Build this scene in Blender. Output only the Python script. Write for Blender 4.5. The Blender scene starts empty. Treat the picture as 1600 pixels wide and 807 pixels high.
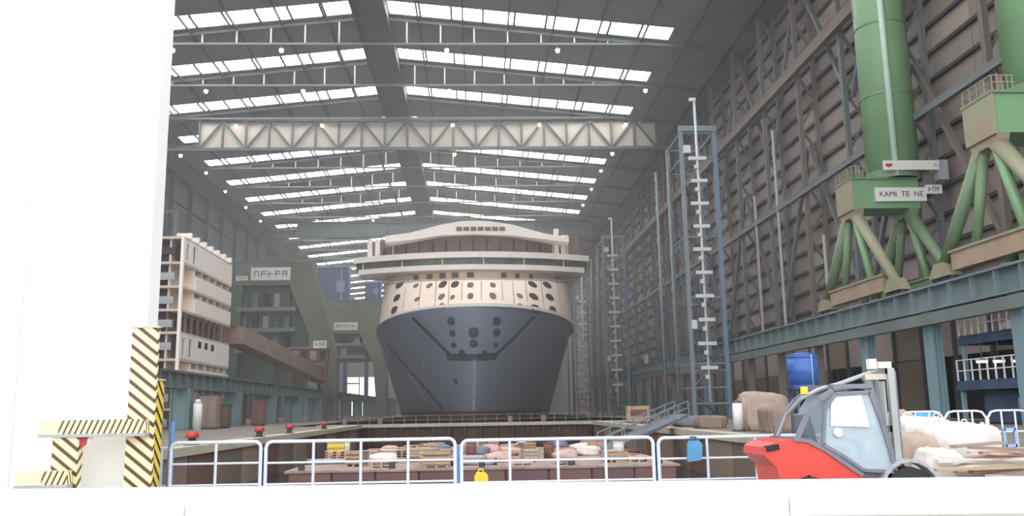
import bpy, bmesh, math, random
from mathutils import Vector, Matrix, Euler
from mathutils.bvhtree import BVHTree
random.seed(7)
scene = bpy.context.scene
C = scene.collection

# ------------------------------------------------------------------ camera, world, exposure
CAM_H = 1.7
FPX = 1360.0
YAW, PITCH = math.radians(2.39), math.radians(9.9)
cam_data = bpy.data.cameras.new('camera')
cam_data.sensor_width = 36.0
cam_data.lens = FPX / 1600.0 * 36.0
cam_data.clip_start, cam_data.clip_end = 0.1, 3000.0
cam = bpy.data.objects.new('camera', cam_data)
C.objects.link(cam)
cam.location = (0, 0, CAM_H)
ROLL = math.radians(0.95)
cam.matrix_world = Matrix.Translation((0, 0, CAM_H)) @ Euler((math.pi / 2 + PITCH, 0, -YAW)).to_matrix().to_4x4() @ Matrix.Rotation(-ROLL, 4, 'Z')
scene.camera = cam

world = bpy.data.worlds.new('overcast_sky')
scene.world = world
world.use_nodes = True
bg = world.node_tree.nodes['Background']
bg.inputs[0].default_value = (0.93, 0.965, 1.0, 1)
bg.inputs[1].default_value = 2.6
SKYLIGHT = 8.0
vs = scene.view_settings
vs.view_transform = 'Standard'
vs.look = 'None'
vs.gamma = 1.0
vs.use_curve_mapping = False
vs.exposure = 0.0
scene.cycles.use_denoising = True
scene.cycles.max_bounces = 8
scene.cycles.diffuse_bounces = 5
scene.cycles.sample_clamp_indirect = 6.0

# ------------------------------------------------------------------ measuring helpers (pixel -> point at a known distance)
_F = Vector((math.sin(YAW) * math.cos(PITCH), math.cos(YAW) * math.cos(PITCH), math.sin(PITCH)))
_R = Vector((math.cos(YAW), -math.sin(YAW), 0))
_U = _R.cross(_F)
_R, _U = _R*math.cos(ROLL) - _U*math.sin(ROLL), _U*math.cos(ROLL) + _R*math.sin(ROLL)
def ray(px, py):
    return _F * FPX + _R * (px - 800) + _U * (403.5 - py)
def at(px, py, Y):
    d = ray(px, py); return Vector((0, 0, CAM_H)) + d * (Y / d.y)
def atX(px, py, X):
    d = ray(px, py); return Vector((0, 0, CAM_H)) + d * (X / d.x)
def atZ(px, py, Z):
    d = ray(px, py); return Vector((0, 0, CAM_H)) + d * ((Z - CAM_H) / d.z)

# ------------------------------------------------------------------ materials
def lin(c):
    return tuple(((v / 255) / 12.92 if v / 255 <= 0.04045 else ((v / 255 + 0.055) / 1.055) ** 2.4) for v in c)
MATS = {}
def mat(name, rgb, rough=0.6, metal=0.0, var=0.18, scale=0.6, streak=False, rgb2=None):
    if name in MATS: return MATS[name]
    m = bpy.data.materials.new(name); m.use_nodes = True
    nt = m.node_tree; b = nt.nodes['Principled BSDF']
    b.inputs['Roughness'].default_value = rough
    b.inputs['Metallic'].default_value = metal
    tc = nt.nodes.new('ShaderNodeTexCoord')
    mp = nt.nodes.new('ShaderNodeMapping')
    nz = nt.nodes.new('ShaderNodeTexNoise'); nz.inputs['Scale'].default_value = scale; nz.inputs['Detail'].default_value = 5
    if streak: mp.inputs['Scale'].default_value = (1, 1, 0.15)
    rp = nt.nodes.new('ShaderNodeValToRGB')
    c = lin(rgb)
    lo = tuple(v * (1 - var) for v in c) if rgb2 is None else lin(rgb2)
    hi = tuple(min(1, v * (1 + var)) for v in c) if rgb2 is None else c
    rp.color_ramp.elements[0].position = 0.3; rp.color_ramp.elements[1].position = 0.7
    rp.color_ramp.elements[0].color = (*lo, 1); rp.color_ramp.elements[1].color = (*hi, 1)
    nt.links.new(tc.outputs['Object'], mp.inputs[0]); nt.links.new(mp.outputs[0], nz.inputs['Vector'])
    nt.links.new(nz.outputs['Fac'], rp.inputs[0]); nt.links.new(rp.outputs[0], b.inputs['Base Color'])
    MATS[name] = m
    return m
def emit(name, rgb, strength):
    if name in MATS: return MATS[name]
    m = bpy.data.materials.new(name); m.use_nodes = True
    nt = m.node_tree; b = nt.nodes['Principled BSDF']
    b.inputs['Base Color'].default_value = (*lin(rgb), 1)
    b.inputs['Emission Color'].default_value = (*lin(rgb), 1)
    b.inputs['Emission Strength'].default_value = strength
    MATS[name] = m
    return m
def glass(name, rgb, alpha=0.35):
    m = bpy.data.materials.new(name); m.use_nodes = True
    nt = m.node_tree; b = nt.nodes['Principled BSDF']
    b.inputs['Base Color'].default_value = (*lin(rgb), 1)
    b.inputs['Roughness'].default_value = 0.05
    b.inputs['Alpha'].default_value = alpha
    MATS[name] = m
    return m
def hazard(name, freq, slope, light=(252, 236, 184), dark=(98, 74, 52), plain_below=None):
    m = bpy.data.materials.new(name); m.use_nodes = True
    nt = m.node_tree; b = nt.nodes['Principled BSDF']; b.inputs['Roughness'].default_value = 0.55
    tc = nt.nodes.new('ShaderNodeTexCoord'); sp = nt.nodes.new('ShaderNodeSeparateXYZ')
    nt.links.new(tc.outputs['Object'], sp.inputs[0])
    def M(op, a, bb):
        n = nt.nodes.new('ShaderNodeMath'); n.operation = op
        for i, v in enumerate((a, bb)):
            if isinstance(v, (int, float)): n.inputs[i].default_value = v
            else: nt.links.new(v, n.inputs[i])
        return n.outputs[0]
    xy = M('SUBTRACT', sp.outputs['X'], sp.outputs['Y'])
    s = M('ADD', M('MULTIPLY', xy, slope), sp.outputs['Z'])
    fr = M('FRACT', M('MULTIPLY', s, freq), 0)
    k = M('GREATER_THAN', fr, 0.62)
    if plain_below is not None:
        k = M('MULTIPLY', k, M('GREATER_THAN', sp.outputs['X'], plain_below))
    mx = nt.nodes.new('ShaderNodeMix'); mx.data_type = 'RGBA'
    nt.links.new(k, mx.inputs[0])
    mx.inputs[6].default_value = (*lin(light), 1); mx.inputs[7].default_value = (*lin(dark), 1)
    nt.links.new(mx.outputs[2], b.inputs['Base Color'])
    MATS[name] = m
    return m

mat('white_paint', (240, 240, 238), 0.6, var=0.03)
mat('concrete', (150, 142, 132), 0.85, var=0.15, scale=0.3)
mat('light_concrete', (190, 180, 165), 0.85, var=0.12, scale=0.4)
mat('dark_floor', (128, 120, 112), 0.8, var=0.2, scale=0.2)
mat('roof_deck', (128, 124, 128), 0.8, var=0.12, scale=0.15, rgb2=(108, 120, 114))
mat('roof_steel', (120, 130, 128), 0.6, var=0.15)
mat('roof_dark', (80, 80, 80), 0.7, var=0.15)
mat('truss_steel', (98, 106, 102), 0.6, var=0.15)
mat('pale_steel', (185, 192, 186), 0.5, var=0.1)
mat('sheet_beige', (205, 198, 185), 0.7, var=0.08, scale=0.2)
mat('clad', (150, 138, 132), 0.65, var=0.12, scale=0.25, streak=True)
mat('wall_shaded', (92, 104, 106), 0.7, var=0.12, scale=0.2)  # left wall's shadow put into the colour, darker than the right cladding
mat('clad_beige', (168, 155, 145), 0.7, var=0.15, scale=0.3, streak=True)
mat('girt', (70, 74, 76), 0.6, var=0.15)
mat('wall_steel', (112, 116, 118), 0.55, var=0.2)
mat('wall_steel_rust', (122, 112, 106), 0.7, var=0.2)
mat('teal_steel', (122, 148, 150), 0.5, var=0.15, scale=0.4)
mat('blue_teal', (128, 154, 162), 0.45, var=0.15, scale=0.4)
mat('girder_blue', (120, 135, 138), 0.5, var=0.18, scale=0.3, streak=True)
mat('girder_grey', (112, 124, 122), 0.55, var=0.15, scale=0.3, streak=True)
mat('crane_green', (126, 164, 124), 0.35, var=0.08, scale=0.2)
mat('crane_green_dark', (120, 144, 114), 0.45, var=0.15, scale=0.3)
mat('crane_tan', (172, 150, 130), 0.6, var=0.15, scale=0.4)
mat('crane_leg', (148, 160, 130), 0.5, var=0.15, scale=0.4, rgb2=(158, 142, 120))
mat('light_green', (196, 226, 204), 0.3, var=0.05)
mat('moss_green', (112, 120, 98), 0.6, var=0.18, scale=0.2)
mat('moss_green_dark', (84, 100, 84), 0.6, var=0.2, scale=0.3)
mat('dull_green', (122, 132, 108), 0.6, var=0.12, scale=0.2)
mat('hull_blue', (126, 136, 154), 0.42, var=0.07, scale=0.08)
mat('hull_line', (58, 60, 70), 0.5, var=0.1)
mat('hull_red', (82, 60, 58), 0.6, var=0.2, scale=0.2)
mat('hull_pale', (150, 160, 172), 0.4, var=0.08)
mat('cream', (246, 228, 210), 0.5, var=0.07, scale=0.25, streak=True)
mat('cream_white', (246, 238, 230), 0.5, var=0.05, scale=0.3)
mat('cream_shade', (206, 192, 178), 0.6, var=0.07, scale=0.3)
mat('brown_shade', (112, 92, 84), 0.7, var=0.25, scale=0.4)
mat('bridge_glass', (92, 94, 90), 0.25, var=0.25, scale=0.3)
mat('void', (42, 36, 38), 0.7, var=0.15)
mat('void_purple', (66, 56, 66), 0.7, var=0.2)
mat('seam', (200, 182, 164), 0.6, var=0.08)
mat('rust', (122, 92, 84), 0.8, var=0.2, scale=0.5)
mat('rust_dark', (92, 76, 70), 0.8, var=0.2, scale=0.5)
mat('rust_beige', (148, 130, 118), 0.8, var=0.18, scale=0.6)
mat('dock_brown', (126, 112, 100), 0.85, var=0.18, scale=0.4)
mat('pontoon_side', (110, 86, 88), 0.75, var=0.18, scale=0.5)
mat('pontoon_deck', (160, 140, 132), 0.85, var=0.25, scale=1.2)
mat('tower_steel', (130, 143, 150), 0.5, var=0.12)
mat('tower_blue', (118, 140, 164), 0.5, var=0.12)
mat('barrier_steel', (214, 222, 236), 0.4, var=0.05)
mat('barrier_blue', (110, 142, 196), 0.45, var=0.1)
mat('rail_white', (226, 230, 234), 0.4, var=0.05)
mat('platform_blue', (66, 84, 110), 0.55, var=0.2)
mat('forklift_red', (222, 78, 68), 0.3, var=0.06, scale=2)
mat('forklift_grey', (122, 124, 134), 0.45, var=0.1, scale=2)
mat('black_rubber', (44, 44, 46), 0.8, var=0.2, scale=4)
mat('grey_pale', (170, 172, 174), 0.45, var=0.1, scale=2)
mat('seat_grey', (120, 128, 136), 0.6, var=0.1, scale=3)
mat('tank_blue', (60, 98, 170), 0.35, var=0.08)
mat('blue_steel', (72, 92, 142), 0.5, var=0.2, scale=0.4)
mat('blue_pale', (150, 172, 205), 0.5, var=0.1)
mat('bright_blue', (86, 152, 196), 0.6, var=0.12, scale=2)
mat('yellow', (232, 208, 70), 0.5, var=0.06, scale=2)
mat('orange', (222, 168, 84), 0.55, var=0.08, scale=2)
mat('wood', (188, 160, 128), 0.8, var=0.2, scale=3)
mat('pink_wood', (196, 166, 158), 0.8, var=0.15, scale=3)
mat('white_bag', (222, 214, 208), 0.8, var=0.08, scale=2)
mat('tan_tarp', (176, 156, 142), 0.85, var=0.15, scale=1.2)
mat('red_paint', (190, 66, 64), 0.5, var=0.1)
mat('sign_white', (232, 232, 226), 0.5, var=0.03)
mat('ink', (112, 116, 108), 0.6, var=0.1)
mat('ink_dark', (74, 78, 76), 0.6, var=0.1)
mat('water', (52, 58, 56), 0.1, var=0.1)
mat('grey_deck', (120, 122, 132), 0.7, var=0.15)
emit('skylight_pane', (255, 253, 255), SKYLIGHT)
emit('lamp_glow', (255, 232, 214), 9.0)
emit('work_lamp', (255, 250, 235), 5.0)
glass('cab_glass', (205, 222, 232), 0.55)
glass('screen_glass', (225, 238, 245), 0.8)

# ------------------------------------------------------------------ mesh collector
class MB:
    def __init__(self): self.v = []; self.f = []
    def add(self, vs, fs):
        n = len(self.v); self.v += [tuple(p) for p in vs]; self.f += [tuple(i + n for i in f) for f in fs]; return self
    def box(self, x0, x1, y0, y1, z0, z1):
        return self.add([(x0,y0,z0),(x1,y0,z0),(x1,y1,z0),(x0,y1,z0),(x0,y0,z1),(x1,y0,z1),(x1,y1,z1),(x0,y1,z1)],
            [(0,3,2,1),(4,5,6,7),(0,1,5,4),(1,2,6,5),(2,3,7,6),(3,0,4,7)])
    def beam(self, a, b, w, h=None, up=(0,0,1)):
        h = h or w; a, b = Vector(a), Vector(b); d = (b - a).normalized(); u = Vector(up)
        if abs(d.dot(u)) > 0.99: u = Vector((0,1,0))
        s = d.cross(u).normalized(); u = s.cross(d).normalized()
        P = []
        for c in (a, b):
            for i, j in ((-1,-1),(1,-1),(1,1),(-1,1)): P.append(c + s * (i*w/2) + u * (j*h/2))
        return self.add(P, [(0,1,2,3),(7,6,5,4),(0,4,5,1),(1,5,6,2),(2,6,7,3),(3,7,4,0)])
    def tube(self, a, b, r, n=8, r2=None):
        a, b = Vector(a), Vector(b); d = (b - a).normalized(); u = Vector((0,0,1))
        if abs(d.dot(u)) > 0.95: u = Vector((0,1,0))
        s = d.cross(u).normalized(); u = s.cross(d); r2 = r if r2 is None else r2
        P = []
        for c, rr in ((a, r), (b, r2)):
            for k in range(n):
                t = 2*math.pi*(k+0.5)/n; P.append(c + s*(rr*math.cos(t)) + u*(rr*math.sin(t)))
        F = [(k, (k+1) % n, n+(k+1) % n, n+k) for k in range(n)]
        F += [tuple(range(n-1, -1, -1)), tuple(range(n, 2*n))]
        return self.add(P, F)
    def path(self, pts, r, n=6):
        for a, b in zip(pts[:-1], pts[1:]): self.tube(a, b, r, n)
        return self
    def prism(self, poly, axis, a, b):
        """poly: 2D outline; axis 'y': (x,z) outline pushed from y=a to y=b; 'x': (y,z); 'z': (x,y)"""
        def P(p, t):
            return (p[0], t, p[1]) if axis == 'y' else ((t, p[0], p[1]) if axis == 'x' else (p[0], p[1], t))
        n = len(poly); vs = [P(p, a) for p in poly] + [P(p, b) for p in poly]
        fs = [tuple(range(n)), tuple(range(2*n-1, n-1, -1))] + [(k, n+k, n+(k+1) % n, (k+1) % n) for k in range(n)]
        return self.add(vs, fs)
    def mesh(self, name, m, smooth=False):
        me = bpy.data.meshes.new(name); me.from_pydata(self.v, [], self.f); me.update()
        bm = bmesh.new(); bm.from_mesh(me); bmesh.ops.recalc_face_normals(bm, faces=bm.faces[:]); bm.to_mesh(me); bm.free()
        if smooth: me.shade_smooth()
        me.materials.append(MATS[m] if isinstance(m, str) else m); return me
    def build(self, name, m, parent=None, smooth=False, origin=None):
        if origin is not None:
            o = Vector(origin); self.v = [tuple(Vector(p) - o) for p in self.v]
        ob = bpy.data.objects.new(name, self.mesh(name, m, smooth)); C.objects.link(ob)
        if origin is not None: ob.location = origin
        if parent is not None: ob.parent = parent
        return ob
def tag(o, label=None, cat=None, group=None, kind=None):
    if label: o['label'] = label
    if cat: o['category'] = cat
    if group: o['group'] = group
    if kind: o['kind'] = kind
    return o
def thing(name, label, cat, loc=(0,0,0), rz=0.0, group=None):
    o = bpy.data.objects.new(name, None); C.objects.link(o); o.location = loc; o.rotation_euler = (0,0,rz)
    o.empty_display_size = 0.5
    return tag(o, label, cat, group)
def struct(name, label=None):
    o = bpy.data.objects.new(name, None); C.objects.link(o); o['kind'] = 'structure'
    if label: o['label'] = label
    return o
def inst(me, name, parent, loc=(0,0,0), rot=(0,0,0), scale=(1,1,1)):
    o = bpy.data.objects.new(name, me); C.objects.link(o); o.location = loc; o.rotation_euler = rot; o.scale = scale
    if parent is not None: o.parent = parent
    return o
def copy_tree(o, parent=None):
    c = o.copy(); C.objects.link(c); c.parent = parent
    for ch in list(o.children): copy_tree(ch, c)
    return c
UNIT = {}
def ubox(m):
    if m not in UNIT: UNIT[m] = MB().box(-.5,.5,-.5,.5,-.5,.5).mesh('piece_' + m, m)
    return UNIT[m]
def pbox(name, m, parent, x0, x1, y0, y1, z0, z1):
    """a box-shaped piece that shares one mesh with all alike pieces"""
    return inst(ubox(m), name, parent, ((x0+x1)/2, (y0+y1)/2, (z0+z1)/2), (0,0,0), (abs(x1-x0), abs(y1-y0), abs(z1-z0)))
def pbeam(name, m, parent, a, b, w, h=None):
    a, b = Vector(a), Vector(b); d = b - a; h = h or w
    q = d.to_track_quat('Y', 'Z')
    o = inst(ubox(m), name, parent, (a+b)/2); o.rotation_euler = q.to_euler(); o.scale = (w, d.length, h); return o
def lump(name, m, parent, c, s, seed, rough=0.16, pw=0.75, fold=0.0):
    rnd = random.Random(seed); bm = bmesh.new(); bmesh.ops.create_icosphere(bm, subdivisions=4 if fold else 3, radius=1)
    ph = [rnd.uniform(0, 6.3) for _ in range(6)]
    for v in bm.verts:
        p = v.co.copy(); k = 1 + rough*(math.sin(3.1*p.x+ph[0])*math.sin(2.7*p.y+ph[1]) + 0.7*math.sin(5*p.z+ph[2]+2*p.x) + 0.4*math.sin(9*p.x+ph[3])*math.sin(8*p.y+ph[4]))
        p *= k * (1 + fold*math.sin(11*math.atan2(p.y, p.x)+ph[5]+1.5*p.z)*(1-max(p.z, -.2)) + fold*.8*math.sin(23*math.atan2(p.y, p.x)+ph[0])); sq = [math.copysign(abs(t)**pw, t) for t in p]
        v.co = (sq[0]*s[0]/2, sq[1]*s[1]/2, (max(sq[2], -0.8)+0.8)/1.8*s[2])
    me = bpy.data.meshes.new(name); bm.to_mesh(me); bm.free(); me.shade_smooth(); me.materials.append(MATS[m])
    return inst(me, name, parent, c)

# ================================================================== LARGE STRUCTURE
XR, XL, YEND, Y0 = 50.0, -80.0, 520.0, 26.0
RIDGE, ZR, PITCHR = -18.0, 71.7, 0.1
def roof_z(x): return ZR - PITCHR * abs(x - RIDGE)

# floor: apron, quays beside the near basin, hall floor beside the ship dock
fl = MB()
fl.box(-60, 90, -8, 20, -0.6, 0)
fl.box(XL, -15, 20, 114, -0.6, 0); fl.box(15, XR, 20, 114, -0.6, 0)
fl.box(XL, -24, 114, YEND, -0.6, 0); fl.box(24, XR, 114, YEND, -0.6, 0)
tag(fl.build('floor', 'dark_floor'), 'grey concrete hall floor and quay around the dock', kind='structure')
tag(MB().box(-24, 24, 20, YEND, -9.6, -9).build('floor_dock', 'dark_floor'), 'sunken dock bottom under the ship', kind='structure')
tag(MB().box(-15, 15, 20.4, 113, -2.75, -2.6).build('water', 'water'), 'dark still water in the near dock basin', kind='structure')
# dock side walls with steel panels
for side, nm in ((-1, 'wall_dock_left'), (1, 'wall_dock_right')):
    w = struct(nm, 'brown dock side wall of rusty steel panels')
    m = MB(); m.box(side*15, side*15.6, 20, 114, -9, -0.6); m.build('wall_core', 'dock_brown', w)
    y = 20.0; k = 0
    while y < 112:
        L = 5.2
        pbox('panel', ('dock_brown', 'rust_beige', 'rust')[(k*7 + (1 if side > 0 else 0)) % 3], w, side*14.75, side*15.0, y+.08, y+L-.08, -5.5, -0.35)
        y += L; k += 1
    m = MB(); m.box(side*14.6, side*15.9, 20, 114, -0.32, 0.12); m.build('coping', 'light_concrete', w)
for side, nm in ((-1, 'wall_basin_left'), (1, 'wall_basin_right')):
    o = MB().box(side*24, side*24.6, 114, YEND, -9, 0).build(nm, 'dock_brown'); tag(o, 'side wall of the sunken ship dock', kind='structure')
tag(MB().box(-15, 15, 19.6, 20.2, -9, -0.02).build('wall_basin_front', 'dock_brown'), 'front wall of the dock basin below the apron', kind='structure')

# parapet in front of the camera
a, b = atZ(0, 765, 1.15), atZ(1600, 745, 1.15)
d = (b - a).normalized(); nrm = Vector((d.y, -d.x, 0))
A, B = a - d*9, b + d*9
par = struct('wall_parapet', 'white parapet wall with joined coping slabs along the quay edge')
def slab(p, q, off0, off1, z0, z1):
    P = [p + nrm*off0, q + nrm*off0, q + nrm*off1, p + nrm*off1]
    return MB().prism([(v.x, v.y) for v in P], 'z', z0, z1)
slab(A, B, 0.06, 1.3, 0.0, 1.05).build('wall_body', 'white_paint', par)
n = 7
for i in range(n):
    p, q = A.lerp(B, i/n) + d*0.004, A.lerp(B, (i+1)/n) - d*0.004
    slab(p, q, 0.0, 1.38, 1.05, 1.15).build('coping_slab', 'white_paint', par)

# far end wall with an open daylight doorway
wb = struct('wall_back', 'dark far gable wall with an open daylight doorway')
m = MB(); m.box(XL, -80, YEND, YEND+.5, 0, 64)
ox0, ox1, oz = at(542, 600, YEND).x, at(600, 600, YEND).x, at(560, 590, YEND).z
m = MB().box(XL-1, ox0, YEND, YEND+.6, 0, oz).box(ox1, XR+1, YEND, YEND+.6, 0, oz)
m.prism([(XL-1, oz), (XR+1, oz), (XR+1, roof_z(XR)), (RIDGE, ZR), (XL-1, roof_z(XL))], 'y', YEND, YEND+.6)
m.build('wall_sheet', 'clad', wb)
pbox('door_post', 'girt', wb, ox0+7, ox0+7.6, YEND-.3, YEND, 0, oz)
pbox('door_post', 'girt', wb, ox1-4.4, ox1-3.6, YEND-.3, YEND, 0, oz)
pbox('cross_bar', 'girt', wb, ox0, ox0+7, YEND-.3, YEND, oz-4, oz-3.2)

# ------------------------------------------------------------------ ceiling: deck strips, skylights, trusses
ceil = struct('ceiling', 'pitched hall roof of grey decking with strips of skylights')
def roof_piece(name, m, x0, x1, y0, y1, dz0=0.0, dz1=0.4, parent=None):
    mb = MB()
    z0, z1 = roof_z(x0), roof_z(x1)
    mb.prism([(x0, z0+dz0), (x1, z1+dz0), (x1, z1+dz1), (x0, z0+dz1)], 'y', y0, y1)
    return mb.build(name, m, parent or ceil)
SK = [143 + 20*k for k in range(-5, 19)]
HS = 2.5
R0, R1, L0, L1 = RIDGE+3.0, 34.7, RIDGE-3.0, -70.3
prev = Y0
for yc in SK + [None]:
    ye = YEND if yc is None else yc - HS
    if ye > prev:
        roof_piece('roof_deck', 'roof_deck', XL-.5, RIDGE, prev, ye); roof_piece('roof_deck', 'roof_deck', RIDGE, XR+.5, prev, ye)
    if yc is None: break
    for (xa, xb) in ((XL-.5, L1), (L0, RIDGE), (RIDGE, R0), (R1, XR+.5)):
        roof_piece('roof_deck', 'roof_deck', xa, xb, yc-HS, yc+HS)
    prev = yc + HS
for yc in SK:
    for (xa, xb) in ((L1, L0), (R0, R1)):
        seen = 135 < yc < 345
        sk = bpy.data.objects.new('skylight', None); C.objects.link(sk); sk.parent = ceil
        npane = 9 if seen else 1
        for i in range(npane):
            t0, t1 = xa + (xb-xa)*i/npane, xa + (xb-xa)*(i+1)/npane
            g = 0.0 if not seen else 0.16
            roof_piece('pane', 'skylight_pane', t0+g, t1-g, yc-HS+.1, yc+HS-.1, 0.1, 0.16, sk)
            if seen and i:
                z = roof_z(t0)
                pbox('mullion', 'roof_dark', sk, t0-.17, t0+.17, yc-HS, yc+HS, z-.25, z+.2)
        if seen:
            # slack tie rods crossing the glazing
            mb = MB()
            for i in range(npane):
                if (i*7+int(yc)//20) % 5 == 0:
                    t0, t1 = xa + (xb-xa)*i/npane, xa + (xb-xa)*(i+1)/npane
                    mb.beam((t0, yc-HS, roof_z(t0)-.2), (t1, yc+HS, roof_z(t1)-.2), .12)
            if mb.v: mb.build('brace', 'roof_dark', sk)
# ridge spine
m = MB().box(RIDGE-2.6, RIDGE+2.6, Y0, YEND-1, ZR-1.9, ZR-1.5).box(RIDGE-2.9, RIDGE-2.5, Y0, YEND-1, ZR-2.6, ZR-.3).box(RIDGE+2.5, RIDGE+2.9, Y0, YEND-1, ZR-2.6, ZR-.3)
m.build('ridge_girder', 'roof_dark', ceil)
# purlins running along the hall
for x in range(-74, 49, 8):
    if abs(x - RIDGE) < 3.2: continue
    z = roof_z(x); pbox('purlin', 'roof_dark', ceil, x-.14, x+.14, Y0, YEND-1, z-.5, z-.02)
CH = 66.3
LAMPS = []
for yc in SK:
    yt = yc + 3.9
    if yt < 135 or yt > 440: continue
    big = yc in (183, 283)
    tr = bpy.data.objects.new('roof_truss', None); C.objects.link(tr); tr.parent = ceil
    for (xa, xb) in ((-76, RIDGE), (RIDGE, 46)):
        pbeam('top_chord', 'truss_steel', tr, (xa, yt, roof_z(xa)-.35), (xb, yt, roof_z(xb)-.35), .45, .6)
    pbeam('bottom_chord', 'truss_steel', tr, (-76, yt, CH), (46, yt, CH), .35, .38)
    near = yt < 300
    if yc == 183: continue
    if near and not big:
        for i, x in enumerate(range(-66, 36, 6)):
            if abs(x - RIDGE) < 3 or roof_z(x)-CH < 0.9: continue
            pbeam('hanger', 'pale_steel', tr, (x, yt, CH), (x, yt, roof_z(x)-.4), .26, .26)
# deep sheeted truss girders
def deep_truss(yt, zt, zb, x0, x1, step, label_sheet, detail=True):
    tr = bpy.data.objects.new('truss_girder', None); C.objects.link(tr); tr.parent = ceil
    for z in (zt, zb): pbox('chord', 'truss_steel', tr, x0-8, x1+10, yt-.5, yt+.1, z-.35, z+.35)
    n = int((x1-x0)/step)
    for i in range(n+1):
        x = x0 + i*step
        pbox('post', 'truss_steel', tr, x-.22, x+.22, yt-.45, yt, zb, zt)
        if i < n:
            if detail:
                up = i % 4 in (0, 3)
                up = i % 2 == 0
                pbeam('diagonal', 'truss_steel', tr, (x, yt-.2, zb if up else zt), (x+step, yt-.2, zt if up else zb), .42, .42)
            pbox('infill_panel', label_sheet, tr, x+.12, x+step-.12, yt+.3, yt+.45, zb+.2, zt-.2)
deep_truss(188.0, 66.2, 59.5, -61, 41, 5.1, 'sheet_beige')
deep_truss(295.0, 66.1, 61.2, -61, 41, 10.2, 'girder_grey', False)

# ------------------------------------------------------------------ right wall
wr = struct('wall_right', 'tall steel framed side wall with grey cladding panels and lattice columns')
GIRTS = [12.4 + 3.0*k for k in range(18)]
npan = 0
y = 58.0
YB = []
while y < 345:
    YB.append(y); y += 7.5 if y < 147 else 15
YB.append(348.0)
far = MB()
for j in range(len(YB)-1):
    for k, z in enumerate(GIRTS):
        y0, y1 = YB[j], YB[j+1]
        if y1 < 250:
            mname = 'clad' if (j*5 + k*3) % 7 else 'clad_beige'
            pbox('cladding_panel', mname, wr, XR+.02, XR+.2, y0+.05, y1-.05, z+.06, z+2.94)
        else:
            far.box(XR+.02, XR+.2, y0+.05, y1-.05, z+.06, z+2.94)
o = far.build('cladding_panel_far', 'clad', wr); o['kind'] = 'stuff'
MB().box(XR+.21, XR+.5, Y0, YEND, 0, 67).build('wall_core', 'girt', wr)
MB().box(XR+.02, XR+.2, 348, YEND, 0, 66).build('wall_sheet', 'clad', wr)
for z in GIRTS:
    pbox('girt', 'girt', wr, XR-.42, XR+.02, 58, 400, z-.2, z+.2)
WCOL = [73.5 + 15*k for k in range(20)]
for i, yc in enumerate(WCOL):
    ms = 'wall_steel' if i % 3 else 'wall_steel_rust'
    if yc > 290:
        pbox('wall_column', ms, wr, XR-1.6, XR-.4, yc-.5, yc+.5, 0, roof_z(XR)); continue
    col = bpy.data.objects.new('wall_column', None); C.objects.link(col); col.parent = wr
    pbox('chord', ms, col, XR-.95, XR-.42, yc-.32, yc+.32, 0, 65); pbox('chord', ms, col, XR-3.4, XR-2.8, yc-.35, yc+.35, 0, 65)
    lac = MB(); z = 9.0; s = 1
    while z < 62:
        lac.beam((XR-3.1, yc, z if s > 0 else z+4), (XR-.7, yc, z+4 if s > 0 else z), .3); s = -s; z += 4
    lac.build('lacing', ms, col)
    # bracing to the next column
    if yc < 235:
        for zz in (14, 40):
            if i % 2 == 0:
                pbeam('brace', 'wall_steel_rust' if i % 4 == 0 else 'wall_steel', wr, (XR-2.2, yc+.4, zz), (XR-2.2, yc+14.6, zz+24), .5, .6)
            else:
                pbeam('brace', 'wall_steel', wr, (XR-2.2, yc+.4, zz+24), (XR-2.2, yc+14.6, zz), .5, .6)
# high service runway along the wall
pbox('wall_runway', 'wall_steel_rust', wr, XR-4.4, XR-3.5, 60, 330, 48.6, 50.2)
pbox('wall_runway', 'wall_steel', wr, XR-3.9, XR-3.5, 60, 330, 31.0, 31.8)
# drain pipes
for yc, z0, z1, mm in ((128.5, 12.5, 44, 'pale_steel'), (112, 12.5, 24, 'pale_steel'), (139, 12.5, 36, 'pale_steel')):
    o = MB().tube((XR-3.7, yc, z0), (XR-3.7, yc, z1), .22, 8).build('drain_pipe', mm, wr)
# lower wall behind the crane runway: sheeted band over dark bays
k = 0; y = 58.0
while y < 300:
    pbox('base_panel', ('clad_beige', 'clad', 'dock_brown')[k % 3], wr, XR-3.6, XR-3.4, y+.1, y+6.1, 6.2, 11.0)
    if k % 4 == 1 or y > 125: pbox('base_panel', 'dock_brown', wr, XR-3.6, XR-3.4, y+.1, y+6.1, 0.05, 6.1)
    pbox('base_post', 'girt', wr, XR-3.9, XR-3.35, y-.2, y+.2, 0, 11.2)
    y += 6.2; k += 1
pbox('base_beam', 'girder_grey', wr, XR-4.0, XR-3.3, 58, 300, 11.0, 12.0)

# ------------------------------------------------------------------ left wall
wl = struct('wall_left', 'dim steel clad side wall beyond the ship sections')
MB().box(XL-.5, XL-.2, Y0, YEND, 0, 66).build('wall_core', 'girt', wl)
for j in range(12):
    for k in range(7):
        pbox('cladding_panel', 'wall_shaded', wl, XL-.2, XL, 150+j*15+.06, 165+j*15-.06, 8+k*8+.06, 16+k*8-.06)
for j in range(20):
    yc = 120 + 15*j
    pbox('wall_column', 'wall_shaded', wl, XL+.02, XL+1.2, yc-.5, yc+.5, 0, 65)
for z in (16, 30, 44, 58): pbox('girt', 'girt', wl, XL+.02, XL+.5, 110, 420, z-.3, z+.3)

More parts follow.
